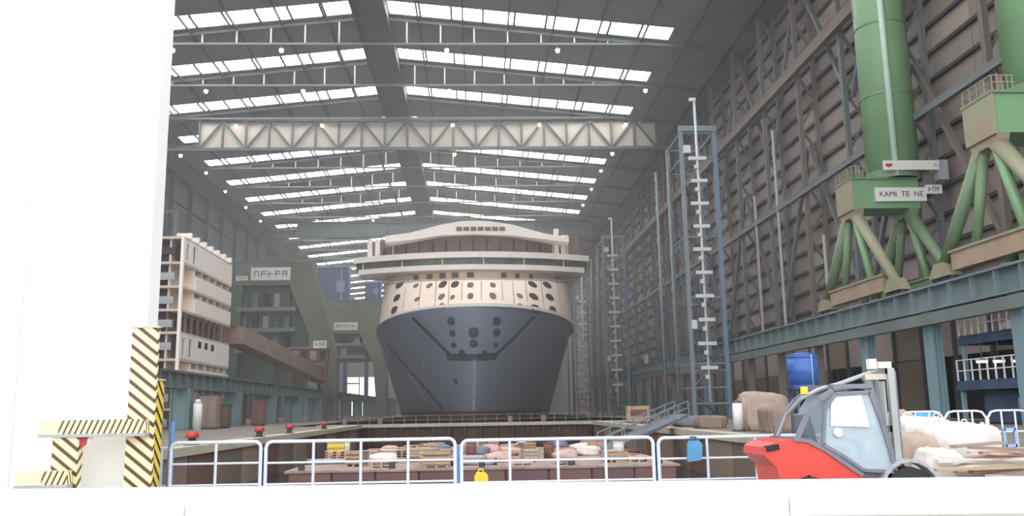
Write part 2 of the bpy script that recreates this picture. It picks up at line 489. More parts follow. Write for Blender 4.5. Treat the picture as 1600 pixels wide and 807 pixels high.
# ================================================================== THE SHIP
SX = -0.6
ship = thing('cruise_ship', 'cruise ship under construction with blue-grey bow and cream upper decks', 'ship', (SX, 158, 0))
def sp(p): return Vector((p[0]-SX, p[1]-158, p[2]))     # world -> ship-local
BEAM = 20.6
def deck_z(u): return 20.5 - 2.6*min(1, u)**1.1
def hull_w(s, u):
    u = max(0, min(1, u)); pp = 2.0; q = 0.5 + 0.5*(1-s)
    return BEAM*(1-(1-u)**pp)**q
def stem_y(s): return 158 + 7*(1-s)**1.3
def full_y(s): return 186 + 112*(1-s)**1.0
US = [0, .004, .015, .035, .065, .105, .155, .215, .285, .365, .455, .555, .665, .785, .9, 1.0]
ZL = [-8.9, -4, 0, 1.6]
NS = 12
def hull_pt(level, u, side):
    if level < len(ZL): z = ZL[level]
    else: z = ZL[-1] + (deck_z(u)-ZL[-1])*(level-len(ZL)+1)/NS
    s = max(0, min(1, (z+9)/(deck_z(u)+9)))
    if u <= 1: return Vector((side*hull_w(s, u), stem_y(s)+(full_y(s)-stem_y(s))*u, z))
    return Vector((side*BEAM, 440+ (u-2)*40, z))
def hull_mesh(l0, l1):
    mb = MB(); cols = [(-1, u) for u in [2.0]+US[::-1]] + [(1, u) for u in US[1:]+[2.0]]
    V = []; n = len(cols)
    for l in range(l0, l1+1):
        for (sd, u) in cols:
            p = hull_pt(l, u, sd); V.append((p.x, p.y-158, p.z))
    Fc = [(r*n+c, r*n+c+1, (r+1)*n+c+1, (r+1)*n+c) for r in range(l1-l0) for c in range(n-1)]
    return mb.add(V, Fc)
hb = hull_mesh(3, 3+NS)
hull = hb.build('hull', 'hull_blue', ship, smooth=True)
hull_mesh(0, 3).build('boot_topping', 'hull_red', ship, smooth=True)
hull_bvh = BVHTree.FromPolygons([Vector(v) for v in hb.v], hb.f)
def on(bvh, px, py):
    o = sp((0, 0, CAM_H)); d = ray(px, py).normalized()
    loc, nrm, idx, dist = bvh.ray_cast(o, d)
    if loc is None: return None, None
    if nrm.dot(d) > 0: nrm = -nrm
    return loc, nrm
def strip_on(bvh, pts, w, name, m, parent, lift=.06, sub=10):
    P = []
    for (a, b) in zip(pts[:-1], pts[1:]):
        for k in range(sub):
            t = k/sub; q = on(bvh, a[0]+(b[0]-a[0])*t, a[1]+(b[1]-a[1])*t)
            if q[0] is not None: P.append(q)
    q = on(bvh, *pts[-1])
    if q[0] is not None: P.append(q)
    V = []; Fc = []
    for i, (p, nn) in enumerate(P):
        t = (P[min(i+1, len(P)-1)][0]-P[max(i-1, 0)][0]).normalized(); s = t.cross(nn).normalized()*w/2
        V += [p+s-nn*.1, p+s+nn*lift, p-s+nn*lift, p-s-nn*.1]
        if i: 
            k = 4*i; Fc += [(k-4+j, k-4+(j+1) % 4, k+(j+1) % 4, k+j) for j in range(4)]
    Fc += [(0,1,2,3), (len(V)-4, len(V)-3, len(V)-2, len(V)-1)]
    return MB().add(V, Fc).build(name, m, parent)
# knuckle lines of the bow panel and shell plate lines
strip_on(hull_bvh, [(645, 497), (672, 524), (704, 556), (741, 558), (775, 555), (804, 527), (836, 494)], .75, 'knuckle_line', 'hull_line', hull)
strip_on(hull_bvh, [(699, 558), (741, 559), (776, 557)], 1.3, 'knuckle_recess', 'hull_line', hull, .12)
strip_on(hull_bvh, [(605, 538), (640, 580), (664, 606), (692, 640)], .9, 'fender_line', 'hull_line', hull)
strip_on(hull_bvh, [(640, 590), (652, 606), (664, 625)], .9, 'scrape_mark', 'hull_pale', hull)
strip_on(hull_bvh, [(661, 562), (662, 585), (664, 606)], .4, 'draught_line', 'hull_pale', hull)
strip_on(hull_bvh, [(818, 612), (808, 625)], .5, 'draught_mark', 'hull_pale', hull)
strip_on(hull_bvh, [(741, 562), (741, 600), (741, 641)], .5, 'stem_highlight', 'hull_pale', hull, .15)  # pale stem strip, the stem's highlight put into its colour
def hole(bvh, px, py, r, name, m, parent, sq=(1.0, 1.0), deep=.12, fit=False):
    p, nn = on(bvh, px, py)
    if p is None: return
    xt = Vector((0, 0, 1)).cross(nn).normalized(); yt_ = nn.cross(xt).normalized()
    if fit:
        d_ = ray(px, py).normalized(); fs = [(v - d_*v.dot(d_)).length for v in (xt, yt_)]
        sq = (sq[0]/max(.6, fs[0]), sq[1]/max(.6, fs[1]))
    q = Matrix((xt, yt_, nn)).transposed().to_quaternion()
    key = ('hole', m)
    if key not in UNIT:
        mb = MB(); N = 12; V = []
        for z in (-1.0, 1.0):
            for k in range(N):
                t = 2*math.pi*k/N; c, s_ = math.cos(t), math.sin(t)
                V.append((math.copysign(abs(c)**.8, c), math.copysign(abs(s_)**.8, s_), z))
        UNIT[key] = mb.add(V, [tuple(range(N-1,-1,-1)), tuple(range(N, 2*N))]+[(k, (k+1) % N, N+(k+1) % N, N+k) for k in range(N)]).mesh('port_'+m, m)
    o = inst(UNIT[key], name, parent, p); o.rotation_euler = q.to_euler(); o.scale = (r*sq[0], r*sq[1], deep); return o
for (x, y, r) in ((705, 502, .75), (776, 502, .8), (707, 521, .6), (740, 520, .95), (776, 520, .75), (709, 540, .5), (740, 537, .75), (775, 540, .5), (712, 596, .5), (712, 558, .6), (722, 552, .6), (757, 553, .6)):
    hole(hull_bvh, x, y, r, 'fairlead', 'hull_line', hull)
# raised deck edge (white lip along the sheer)
lip = MB(); edge = [hull_pt(3+NS, u, -1) for u in [2.0]+US[::-1]] + [hull_pt(3+NS, u, 1) for u in US[1:]+[2.0]]
for a, b in zip(edge[:-1], edge[1:]): lip.beam(sp(a)+Vector((0,0,.2)), sp(b)+Vector((0,0,.2)), .35, .6)
lip.build('deck_edge', 'cream_white', ship)
# cream front: loft from the deck edge up to the ledge under the bridge
def top_curve(side, u):
    if u > 1: return Vector((side*19.6, 440, 28.6))
    x = 19.6*(1-(1-u)**2)**0.5; return Vector((side*x, 165.5+21*u, 26.5+2.1*u))
cols = [(-1, u) for u in [2.0]+US[::-1]] + [(1, u) for u in US[1:]+[2.0]]
V = []; NR = 8
for r in range(NR+1):
    t = r/NR
    for sd, u in cols:
        p0 = hull_pt(3+NS, u, sd); p1 = top_curve(sd, u)
        q = p0.lerp(p1, t); q.z = p0.z + (p1.z-p0.z)*(t**0.8)
        V.append(sp(q))
n = len(cols)
fm = MB().add(V, [(r*n+c, r*n+c+1, (r+1)*n+c+1, (r+1)*n+c) for r in range(NR) for c in range(n-1)])
front = fm.build('superstructure_front', 'cream', ship, smooth=True)
fbvh = BVHTree.FromPolygons([Vector(v) for v in fm.v], fm.f)
for x in (603, 635, 658, 682, 702, 722, 752, 784, 801, 821, 845, 870):
    strip_on(fbvh, [(x + (x-741)*.07, 500), (x, 440)], .28, 'plate_seam', 'seam', front, .04, 6)
for (x, y, r, dk) in ((624, 446, .72, 1), (692, 445, .72, 1), (711, 445, .72, 1), (832, 445, .72, 1), (855, 446, .72, 1),
        (620, 466, .72, 1), (834, 464, .72, 1), (859, 465, .72, 1), (616, 485, .72, 1), (837, 483, .8, 1), (864, 485, .75, 1),
        (671, 447, .5, 0), (735, 446, .6, 0), (770, 446, .55, 0), (650, 447, .45, 0), (690, 464, .55, 0), (707, 465, .4, 0), (735, 463, .55, 0), (770, 463, .6, 0), (812, 463, .5, 0), (813, 479, .5, 0), (690, 478, .45, 0), (652, 468, .45, 0)):
    hole(fbvh, x, y, r, 'window', 'void' if dk else 'brown_shade', front, (1.0, 1.05), .1, True)
# curved storeys of the bridge block
def zc(py, Y): return at(741, py, Y).z
def curved(name, m, z0, z1, hw, yf, back, depth, n=14, taper=0.0):
    mb = MB(); V = []
    for i in range(n+1):
        x = -hw + 2*hw*i/n; y = yf + back*(x/hw)**2
        zt = z1 - taper*(abs(x)/hw)**2; zb = z0 - 0*taper
        for (yy, zz) in ((y, zb), (y, zt), (yf+back+depth, zt), (yf+back+depth, zb)): V.append((x-0.3, yy-158, zz))
    Fc = [(4*i+j, 4*i+(j+1) % 4, 4*i+4+(j+1) % 4, 4*i+4+j) for i in range(n) for j in range(4)]
    Fc += [(0,1,2,3), (4*n, 4*n+1, 4*n+2, 4*n+3)]
    return mb.add(V, Fc).build(name, m, ship)
lg = MB(); ring = [top_curve(-1, u) for u in US[::-1]] + [top_curve(1, u) for u in US[1:]]
for a, b in zip(ring[:-1], ring[1:]): lg.beam(sp(a), sp(b), .5, .4)
for k in range(len(US)-1):
    q4 = [top_curve(-1, US[k]), top_curve(1, US[k]), top_curve(1, US[k+1]), top_curve(-1, US[k+1])]
    lg.add([sp(v) for v in q4], [(0, 1, 2, 3)])
lg.build('ledge', 'cream_shade', ship)
storey = curved('window_storey', 'cream', 27.95, 29.6, 17.5, 174.5, 8, 8)
for i, x in enumerate((650, 672, 692, 711, 735, 786, 807, 829)):
    p = at(x, 427, 175); y = 174.5 + 8*((p.x+1)/17.5)**2
    pbox('window', 'brown_shade', storey, p.x-SX-.7, p.x-SX+.7, y-158-.12, y-158+.3, 28.25, 29.3)
zb = zc(421, 171.5)
curved('bridge_lip', 'cream_white', zb, zc(413, 171.5), 23.3, 171.5, 6, 8)
bw = curved('bridge_window_band', 'bridge_glass', zc(414, 171.5), zc(402, 171.5), 23.8, 172.0, 6, 8)
for i in range(23):
    x = -22.6 + 45.2*i/22; y = 172 + 6*((x+.3)/23.8)**2
    pbox('window_mullion', 'brown_shade' if i % 4 else 'cream_white', bw, x-.1, x+.1, y-158-.1, y-158+.2, zc(414, 171.5)+.1, zc(402, 171.5)-.1)
curved('bridge_roof', 'cream_white', zc(402, 171), zc(393, 171), 24.3, 171, 6.5, 9)
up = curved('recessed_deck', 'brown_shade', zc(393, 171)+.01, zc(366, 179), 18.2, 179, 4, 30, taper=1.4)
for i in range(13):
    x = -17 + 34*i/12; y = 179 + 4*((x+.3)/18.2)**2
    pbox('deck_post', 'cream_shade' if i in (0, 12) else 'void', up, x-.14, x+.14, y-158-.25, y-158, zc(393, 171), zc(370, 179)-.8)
# white arched visor with window slots
top = [(602, 369), (640, 364), (690, 351), (720, 346), (741, 345), (765, 346), (800, 351), (850, 365), (889, 371)]
bot = [(889, 379), (850, 374), (800, 368), (741, 366), (690, 368), (650, 374), (602, 379)]
poly = []
for x, y in top + bot:
    p = at(x, y, 177.5); poly.append((p.x-SX, p.z))
vis = MB().prism(poly, 'y', 177.5-158, 196-158).build('top_visor', 'cream_white', ship)
for k in range(7):
    a, b = at(713+k*11.2, 361, 177.5), at(722+k*11.2, 355, 177.5)
    pbox('window_slot', 'brown_shade', vis, a.x-SX, b.x-SX, 177.3-158, 177.9-158, a.z, b.z)
for (x, y) in ((578, 380), (590, 378), (884, 372), (880, 384), (869, 362)):
    p = at(x, y, 182); pbox('deck_fitting', 'cream_white', ship, p.x-SX-.5, p.x-SX+.5, 24, 25, zc(393, 171), p.z+.6)
# decks running aft on both sides
aft = MB().box(-19, 20, 192-158, 438-158, 28.5, 36).build('aft_superstructure', 'cream', ship)
for z in (30.5, 33.4): MB().box(-19.4, 20.4, 196-158, 438-158, z, z+.5).build('aft_deck_band', 'cream_white', ship)
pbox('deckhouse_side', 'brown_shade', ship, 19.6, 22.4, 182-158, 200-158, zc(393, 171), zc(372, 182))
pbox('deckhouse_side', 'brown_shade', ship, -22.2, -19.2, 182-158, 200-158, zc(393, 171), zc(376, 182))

# ================================================================== CRANE RUNWAYS
def runway(name, label, x, side, ztop, y0, y1, cols, mg, mc, h=2.1, colw=1.5, thin=None, haunch=True):
    r = thing(name, label, 'crane runway', (x, y0, 0))
    L = y1 - y0
    MB().box(-.22, .22, 0, L, -h+ztop, ztop-.0).build('girder_web', mg, r)
    for z0, z1 in ((ztop-.18, ztop), (ztop-h, ztop-h+.18)): MB().box(-.8, .8, 0, L, z0, z1).build('girder_flange', mg, r)
    MB().box(-.12, .12, 0, L, ztop, ztop+.16).build('rail', 'girt', r)
    k = 0
    while k*3.1 < min(L, 190):
        pbox('stiffener', mg, r, -.7, .7, k*3.1+.2, k*3.1+.36, ztop-h+.18, ztop-.18); k += 1
    if haunch: MB().box(-1.2, -.5, 0, L, ztop-h-1.2, ztop-h-.25).build('lower_beam', 'girder_grey', r)
    for yc in cols:
        c = pbox('column', mc, r, -colw/2, colw/2, yc-y0-.45, yc-y0+.45, 0, ztop-h)
        for dx in (-1, 1): pbox('column_flange', mc, r, dx*colw/2-.1, dx*colw/2+.1, yc-y0-.7, yc-y0+.7, 0, ztop-h)
    for yc in thin or []:
        pbox('thin_column', 'wall_steel_rust' if int(yc) % 2 else mc, r, -.4, .4, yc-y0-.3, yc-y0+.3, 0, ztop-h)
    return r
ry = [59.8 + 12.4*k for k in range(19)]
RZ = 11.4
runway('crane_runway', 'blue-grey plate girder crane runway on columns along the clad wall', 38.5, 1, RZ, 52, 300, ry[:3], 'girder_blue', 'blue_teal', colw=.72, thin=ry[3:])
ly = [85 + 22.4*k for k in range(14)]
runway('crane_runway', 'low teal crane runway girder beside the stacked ship section', -35.5, -1, 6.8, 70, 400, ly, 'girder_grey', 'teal_steel', 2.0, 2.1, [y + 14 for y in ly[:10]], False)

# ================================================================== GREEN CRANES ON THE RUNWAY
def lettering(parent, x0, x1, y, z0, z1, n, seed=1):
    """worn lettering, too faint in the photograph to be read: short letter-like strokes"""
    r_ = random.Random(seed); w = (x1-x0)/n
    for i in range(n):
        xa, xb = x0+i*w+.14*w, x0+(i+1)*w-.14*w; e = .2*(xb-xa); t = (z1-z0)*.18; m = MB()
        m.box(xa, xa+e, y-.03, y, z0, z1)
        k = r_.randint(0, 3)
        if k != 1: m.box(xa, xb, y-.03, y, z1-t, z1)
        if k != 2: m.box(xa, xb, y-.03, y, (z0+z1-t)/2, (z0+z1+t)/2)
        if k > 1: m.box(xb-e, xb, y-.03, y, z0, z1)
        m.build('letter', 'ink', parent)
def leg_crane(name, label, yc, sign):
    r = thing(name, label, 'crane', (0, yc, RZ+.16))
    g = lambda z: z - RZ - .16
    zb0, zb1 = at(1400, 325, 86).z, at(1400, 280, 86).z
    xl, xr = 39.0, 48.6 if sign else 49.0
    xr = 46.0
    xl_ = xl
    # cross beam
    MB().box(xl, xr, -1.9, 1.9, g(zb0), g(zb1)).build('cross_beam', 'crane_green', r)
    MB().box(xl-.14, xl-.0, -2.0, 2.0, g(zb0)-.1, g(zb1)+.06).build('end_plate', 'crane_leg', r)
    MB().box(xl-.2, xr+.2, -2.1, 2.1, g(zb1), g(zb1)+.22).build('beam_walkway', 'crane_green_dark', r)
    # knee under each end, then two spread legs with a stay between
    for x, ml in ((xl+.55, 'crane_leg'), (xr-.7, 'crane_green_dark')):
        MB().prism([(-1.9, g(zb0)), (1.9, g(zb0)), (1.3, g(zb0)-1.4), (.6, g(zb0)-.75), (-.6, g(zb0)-.75), (-1.3, g(zb0)-1.4)], 'x', x-.5, x+.5).build('knee', ml, r)
        for s in (-1, 1):
            a, b = Vector((x, s*1.4, g(zb0)-.9)), Vector((x, s*8.2, 1.5))
            MB().tube(a, b, .62, 10, .5).build('leg', 'crane_green_dark' if s > 0 and ml == 'crane_leg' else ml, r, True)
            MB().tube(a + Vector((0, -s*.5, 0)), Vector((x, s*3.4, 1.7)), .42, 8, .38).build('inner_leg', 'crane_green_dark' if s > 0 else 'crane_green', r, True)
            # bogie: yoke, wheel box, wheels
            bg_ = MB().prism([(s*8.2-1.7, .55), (s*8.2+1.7, .55), (s*8.2+.7, 1.75), (s*8.2-.7, 1.75)], 'x', x-.55, x+.55).build('bogie', 'crane_leg', r)
            for dy in (-1.1, 0, 1.1): MB().tube((x-.3, s*8.2+dy, .4), (x+.3, s*8.2+dy, .4), .42, 12).build('wheel', 'girt', bg_, True)
        eq = MB().box(x-.4, x+.4, -6.3, 6.3, .85, 2.3).build('end_carriage', 'crane_tan' if ml == 'crane_leg' else 'crane_green_dark', r)
        MB().box(x-.55, x+.55, -6.5, 6.5, 2.3, 2.5).build('carriage_flange', 'crane_leg', eq)
    # round tower, its bright highlight shaped as a pale pipe
    cx = 44.4
    MB().tube((cx, 0, g(zb1)+.2), (cx, 0, g(60)), 2.65, 20).build('tower', 'crane_green', r, True)
    MB().tube((cx-.95, -2.55, g(zb1)+.2), (cx-.95, -2.55, g(60)), .34, 8).build('tower_highlight', 'light_green', r, True)
    for z in (34, 42, 50, 58): MB().tube((cx, 0, g(z)), (cx, 0, g(z)+.25), 2.75, 20).build('tower_flange', 'crane_green_dark', r)
    MB().tube((cx, 0, g(zb1)+.2), (cx, 0, g(zb1)+1.1), 2.8, 20).build('tower_base', 'crane_green_dark', r)
    MB().box(cx-9, cx+3.2, -1.6, 1.6, g(60), g(63)).build('jib_girder', 'crane_green', r)
    # railing on the walkway
    for zz in (.65, 1.2):
        pbeam('handrail', 'crane_leg', r, (xl, -2, g(zb1)+.2+zz), (xr-5.2, -2, g(zb1)+.2+zz), .07); pbeam('handrail', 'crane_leg', r, (xl, -2, g(zb1)+.2+zz), (xl, 2, g(zb1)+.2+zz), .07)
    for i in range(5): pbeam('rail_post', 'crane_leg', r, (xl+i*.4, -2, g(zb1)+.2), (xl+i*.4, -2, g(zb1)+1.4), .07)
    for i in range(1, 5): pbeam('rail_post', 'crane_leg', r, (xl, -2+i, g(zb1)+.2), (xl, -2+i, g(zb1)+1.4), .07)
    return r
cr = leg_crane('gantry_crane', 'green crane on spread legs carrying white signboards on its cross beam', 88.0, 1)
leg_crane('gantry_crane', 'green crane on spread legs standing above the blue steel platforms', 63.0, 0)
def local_px(px, py, Y): p = at(px, py, Y); return p.x, p.z - RZ - .16
a, b = local_px(1377, 268, 85.6), local_px(1462, 253, 85.6)
bd = MB().box(a[0], b[0], -3.0, -2.85, a[1], b[1]).build('signboard', 'sign_white', cr)
ex = a[0]+.55; ez = (a[1]+b[1])/2
MB().prism([(ex-.38, ez-.05), (ex, ez-.24), (ex+.38, ez-.05), (ex+.3, ez+.16), (ex-.3, ez+.16)], 'y', -3.05, -3.0).build('emblem', 'red_paint', bd)
MB().tube((b[0]-.45, -3.05, ez), (b[0]-.45, -3.0, ez), .2, 10).build('emblem', 'cream_shade', bd)
pbox('switch_box', 'grey_pale', cr, b[0]-.1, b[0]+1.0, -2.85, -1.9, a[1]-1.0, b[1]+.1)
for x_ in (a[0]+1.2, b[0]-.8): pbox('sign_bracket', 'crane_green_dark', cr, x_-.08, x_+.08, -2.9, -1.9, a[1]-.3, a[1]+.3)
a, b = local_px(1371, 314, 85.6), local_px(1448, 292, 85.6)
bd = MB().box(a[0], b[0], -2.2, -1.92, a[1], b[1]).build('name_board', 'sign_white', cr)
tc_ = bpy.data.curves.new('lettering', 'FONT'); tc_.body = 'KAMI  TE  NE'; tc_.size = .8; tc_.align_x = 'CENTER'; tc_.align_y = 'CENTER'; tc_.extrude = .01
tmp = bpy.data.objects.new('lettering', tc_); C.objects.link(tmp); bpy.context.view_layer.update()
lme = bpy.data.meshes.new_from_object(tmp.evaluated_get(bpy.context.evaluated_depsgraph_get())); bpy.data.objects.remove(tmp); lme.materials.clear(); lme.materials.append(MATS['ink_dark'])
inst(lme, 'lettering', bd, ((a[0]+b[0])/2, -2.22, (a[1]+b[1])/2), (math.pi/2, 0, 0))
a, b = local_px(1449, 302, 85.6), local_px(1473, 288, 85.6)
bd = MB().box(a[0], b[0], -2.2, -1.92, a[1], b[1]).build('number_board', 'sign_white', cr)
lettering(bd, a[0]+.2, b[0]-.2, -2.2, a[1]+.2, b[1]-.2, 3, 4)

# ================================================================== ACCESS TOWERS
def access_tower(label, yc, h, braces=True):
    t = thing('access_tower', label, 'access tower', (34.3, yc, 0))
    hx, dy = 2.6, 9.4
    for (x, y) in ((-hx, 0), (hx, 0), (-hx, dy), (hx, dy)):
        pbox('leg', 'tower_blue' if x > 0 and y == 0 else 'tower_steel', t, x-.28, x+.28, y-.28, y+.28, 0, h)
    for z in (h-.2, h-4.2, h*.62, h*.41, h*.16, 4.5, 8):
        m = MB().beam((-hx, 0, z), (hx, 0, z), .22).beam((-hx, dy, z), (hx, dy, z), .22).beam((-hx, 0, z), (-hx, dy, z), .22).beam((hx, 0, z), (hx, dy, z), .22)
        m.build('ring_frame', 'tower_steel', t)
    pbox('top_beam', 'tower_steel', t, -hx-.3, hx+.3, -.4, .4, h, h+.9)
    # climbing mast: pole, white cross arms and lamps
    MB().tube((-.3, -.4, 2.2), (-.3, -.4, h+6.2*h/51), .2, 8).build('mast_pole', 'rail_white', t, True)
    z = h - 4.4; k = 0
    while z > 4:
        arm = pbox('cross_arm', 'rail_white', t, -1.7+(.25 if k % 2 else 0), 1.0, -.75, -.35, z-.26, z+.26)
        pbox('arm_box', 'rail_white', t, -.9, -.35, -.85, -.4, z-1.65, z-1.05)
        z -= 3.54; k += 1
    pbox('mast_head', 'rail_white', t, -1.1, -.1, -.7, -.2, h+5.6*h/51, h+6.2*h/51)
    pbox('junction_box', 'rail_white', t, -2.4, -1.3, -.6, -.3, h-3.5, h-2.3)
    pbox('junction_box', 'rail_white', t, -2.5, -1.7, -.6, -.3, h*.3, h*.33)
    pbox('landing', 'tower_steel', t, -hx, hx, -.4, 3, 2.0, 2.3)
    # outer guide posts
    for (x, y) in ((-hx-1.4, 12.6), (-hx-.4, 8.0)):
        MB().tube((x, y, 0), (x, y, h-3), .24, 8).build('guide_post', 'tower_steel', t, True)
    # folded stair flights in the shaft
    z = 0.0; s = 1; m = MB()
    while z < h-6:
        m.beam((s*2.2, 4.0, z), (-s*2.2, 4.0, z+4.1), 1.0, .2); z += 4.1; s = -s
    m.build('stair_flight', 'wall_steel', t)
    return t
access_tower('tall blue-grey access tower with white cross arms standing ahead of the bow', 128, 43.6)
access_tower('blue-grey access tower with white cross arms beside the ship\'s shoulder', 213, 43.6)
access_tower('dim access tower with white cross arms far along the hull', 278, 40)

# ================================================================== SHIP SECTIONS AND GREEN GANTRIES BEYOND THE LOW RUNWAY
sx0, sy0 = -37.6, 112.0
sec = thing('ship_section', 'stacked cream cabin block with balconies awaiting assembly', 'ship section', (sx0, sy0, 0))
LV = [24.5, 21.2, 18.1, 15.1, 12.2, 8.8, 5.7, 2.6, 0.0]
SL = 22.0
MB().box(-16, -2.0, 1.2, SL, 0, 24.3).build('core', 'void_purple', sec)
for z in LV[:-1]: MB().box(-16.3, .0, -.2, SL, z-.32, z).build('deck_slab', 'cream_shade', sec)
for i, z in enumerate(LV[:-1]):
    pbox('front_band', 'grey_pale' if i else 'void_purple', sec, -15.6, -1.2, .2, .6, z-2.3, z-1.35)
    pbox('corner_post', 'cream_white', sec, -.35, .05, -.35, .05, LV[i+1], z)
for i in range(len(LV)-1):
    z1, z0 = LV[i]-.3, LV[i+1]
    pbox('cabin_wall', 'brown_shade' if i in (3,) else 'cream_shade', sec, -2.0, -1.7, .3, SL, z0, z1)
    if i in (0, 4):      # closed storeys with slots
        segs = [(0.1, 1.0), (1.9, 3.6), (4.6, 5.6)] + ([(5.6, SL)] if i == 0 else [(5.6, SL)])
        for a, b in segs: pbox('side_plate', 'cream_white', sec, -.2, .02, a, b, z0, z1)
        for a, b in ((1.0, 1.9), (3.6, 4.6)):
            pbox('side_plate', 'cream_white', sec, -.2, .02, a, b, z0, z0+.35); pbox('side_plate', 'cream_white', sec, -.2, .02, a, b, z1-.4, z1); pbox('slot', 'void', sec, -.6, -.3, a, b, z0+.3, z1-.4)
        if i == 4:
            for a in (7.2, 10, 13): pbox('port', 'void', sec, -.05, .06, a, a+1.2, z1-1.3, z1-.4)
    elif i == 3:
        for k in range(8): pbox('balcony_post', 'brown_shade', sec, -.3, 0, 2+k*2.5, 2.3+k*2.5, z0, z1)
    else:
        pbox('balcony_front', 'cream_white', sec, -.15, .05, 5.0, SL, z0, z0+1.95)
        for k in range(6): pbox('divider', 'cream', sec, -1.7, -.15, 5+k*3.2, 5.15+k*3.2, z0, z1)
for k in range(7): pbox('roof_fin', 'cream_white', sec, -1.9, .35, 1.5+k*3.1, 2.0+k*3.1, LV[0], LV[0]+.75)
m = MB()
for k in range(4): m.beam((-14+k*4.2, .4, LV[0]), (-14+k*4.2, .4, LV[0]+3.6), .25)
m.beam((-14, .4, LV[0]+3.4), (-1.4, .4, LV[0]+3.4), .25); m.build('roof_frame', 'wall_steel_rust', sec)

# green gantry right behind it
def gp(px, py, Y): return at(px, py, Y)
def green_gantry(label, Y, xl, xr_top, xr_bot, ztop, zbeam, zbot, sign, bars, posts, zwall=7.4):
    o0 = Vector(((xl+xr_top)/2, Y, 0)); t = thing('portal_crane', label, 'crane', o0)
    lx = lambda x: x - o0.x
    MB().box(lx(xl), lx(xr_top), -1.5, 3, zbeam, ztop).build('main_girder', 'moss_green', t)
    MB().box(lx(xl), lx(xr_top)+.2, -1.8, 3.2, ztop, ztop+.25).build('girder_flange', 'dull_green', t)
    w = 5.2
    MB().prism([(lx(xr_top)-w, zbeam), (lx(xr_top), ztop), (lx(xr_bot), zbot), (lx(xr_bot), 0), (lx(xr_bot)-w*.6, 0), (lx(xr_bot)-w*.9, zbot)], 'y', -1.4, 2.4).build('leg', 'moss_green', t)
    MB().beam((lx(xr_top)+.1, -1.6, ztop), (lx(xr_bot)+.1, -1.6, zbot), .7).build('leg_edge', 'dull_green', t)
    MB().prism([(lx(xl)-1, 0), (lx(xl)+.4, 0), (lx(xl)+1.6, zbeam), (lx(xl)-1, zbeam)], 'y', -1, 2).build('leg', 'moss_green_dark', t)
    for z in bars: pbox('floor_beam', 'dull_green', t, lx(xl), lx(xr_top)-w*.7, -1.2, .6, z-.5, z+.5)
    MB().box(lx(xl), lx(xr_top)-1, 2.4, 3.2, zwall, zbeam).build('machinery_wall', 'moss_green_dark', t)
    zl = sorted(list(bars)+[zbeam])
    for j in range(len(zl)-1):
        for k in range(posts):
            x = lx(xl) + (xr_top-w-xl)*(k+.4)/posts
            pbox('machinery_unit', ('void', 'wall_steel', 'moss_green_dark', 'grey_pale')[(k*3+j) % 4], t, x, x+(xr_top-w-xl)/posts*.5, 1.0, 2.4, zl[j]+.4, zl[j]+.4+(zl[j+1]-zl[j])*.62)
    for (x0, x1, z0, z1) in sign:
        s = MB().box(lx(x0), lx(x1), -1.8, -1.55, z0, z1).build('sign', 'sign_white', t)
        lettering(s, lx(x0)+.5, lx(x1)-.5, -1.8, z0+(z1-z0)*.28, z1-(z1-z0)*.28, 5 if (x1-x0) > 5 else 3, int(x0*3) % 50)
    return t
Y = 216.0
g = lambda x, y: (at(x, y, Y).x, at(x, y, Y).z)
green_gantry('moss green portal crane with white sign behind the cabin block', Y, g(372, 420)[0], g(488, 415)[0], g(528, 560)[0], g(430, 411)[1], g(430, 447)[1], g(500, 560)[1],
    [(g(395, 430)[0], g(456, 430)[0], g(420, 440)[1], g(420, 420)[1]), (g(372, 430)[0], g(390, 430)[0], g(420, 440)[1], g(420, 433)[1])],
    [g(430, 484)[1], g(430, 516)[1], g(430, 548)[1]], 5)
Y = 290.0
g = lambda x, y: (at(x, y, Y).x, at(x, y, Y).z)
green_gantry('dull green portal crane passing behind the ship\'s bow', Y, g(505, 470)[0], g(588, 470)[0], g(606, 560)[0], g(550, 471)[1], g(550, 522)[1], g(550, 570)[1],
    [(g(523, 510)[0], g(560, 510)[0], g(540, 517)[1], g(540, 505)[1])], [g(550, 539)[1], g(550, 558)[1]], 3, g(550, 566)[1])
# blue hoists on top of the farther girder
def blue_house(label, x0, x1, y0, y1, Y, seed):
    p, q = at(x0, y1, Y), at(x1, y0, Y)
    t = thing('hoist_house', label, 'hoist house', ((p.x+q.x)/2, Y, 0))
    hw = (q.x-p.x)/2
    MB().box(-hw, hw, 0, 6, p.z, q.z).build('housing', 'blue_steel', t)
    MB().box(-hw-.3, hw+.3, -.4, 6.4, q.z, q.z+.6).build('roof', 'blue_pale', t)
    for k in range(3): pbox('wall_rib', 'blue_pale' if k == 2 else 'blue_steel', t, -hw+(k+.5)*hw*.6, -hw+(k+.5)*hw*.6+.4, -.3, 0, p.z, q.z)
    pbox('window', 'blue_pale', t, hw*.2, hw*.75, -.15, .1, p.z+(q.z-p.z)*.25, p.z+(q.z-p.z)*.6)
    for sx in (-1, 1):
        for yy in (.8, 5): pbox('support', 'blue_steel', t, sx*hw*.8-.5, sx*hw*.8+.5, yy-.4, yy+.4, 0, p.z)
    return t
blue_house('large dark blue hoist house on stilts above the green cranes', 496, 545, 418, 470, 325, 1)
blue_house('small pale topped blue hoist house beside the cream bow', 570, 594, 442, 466, 328, 2)
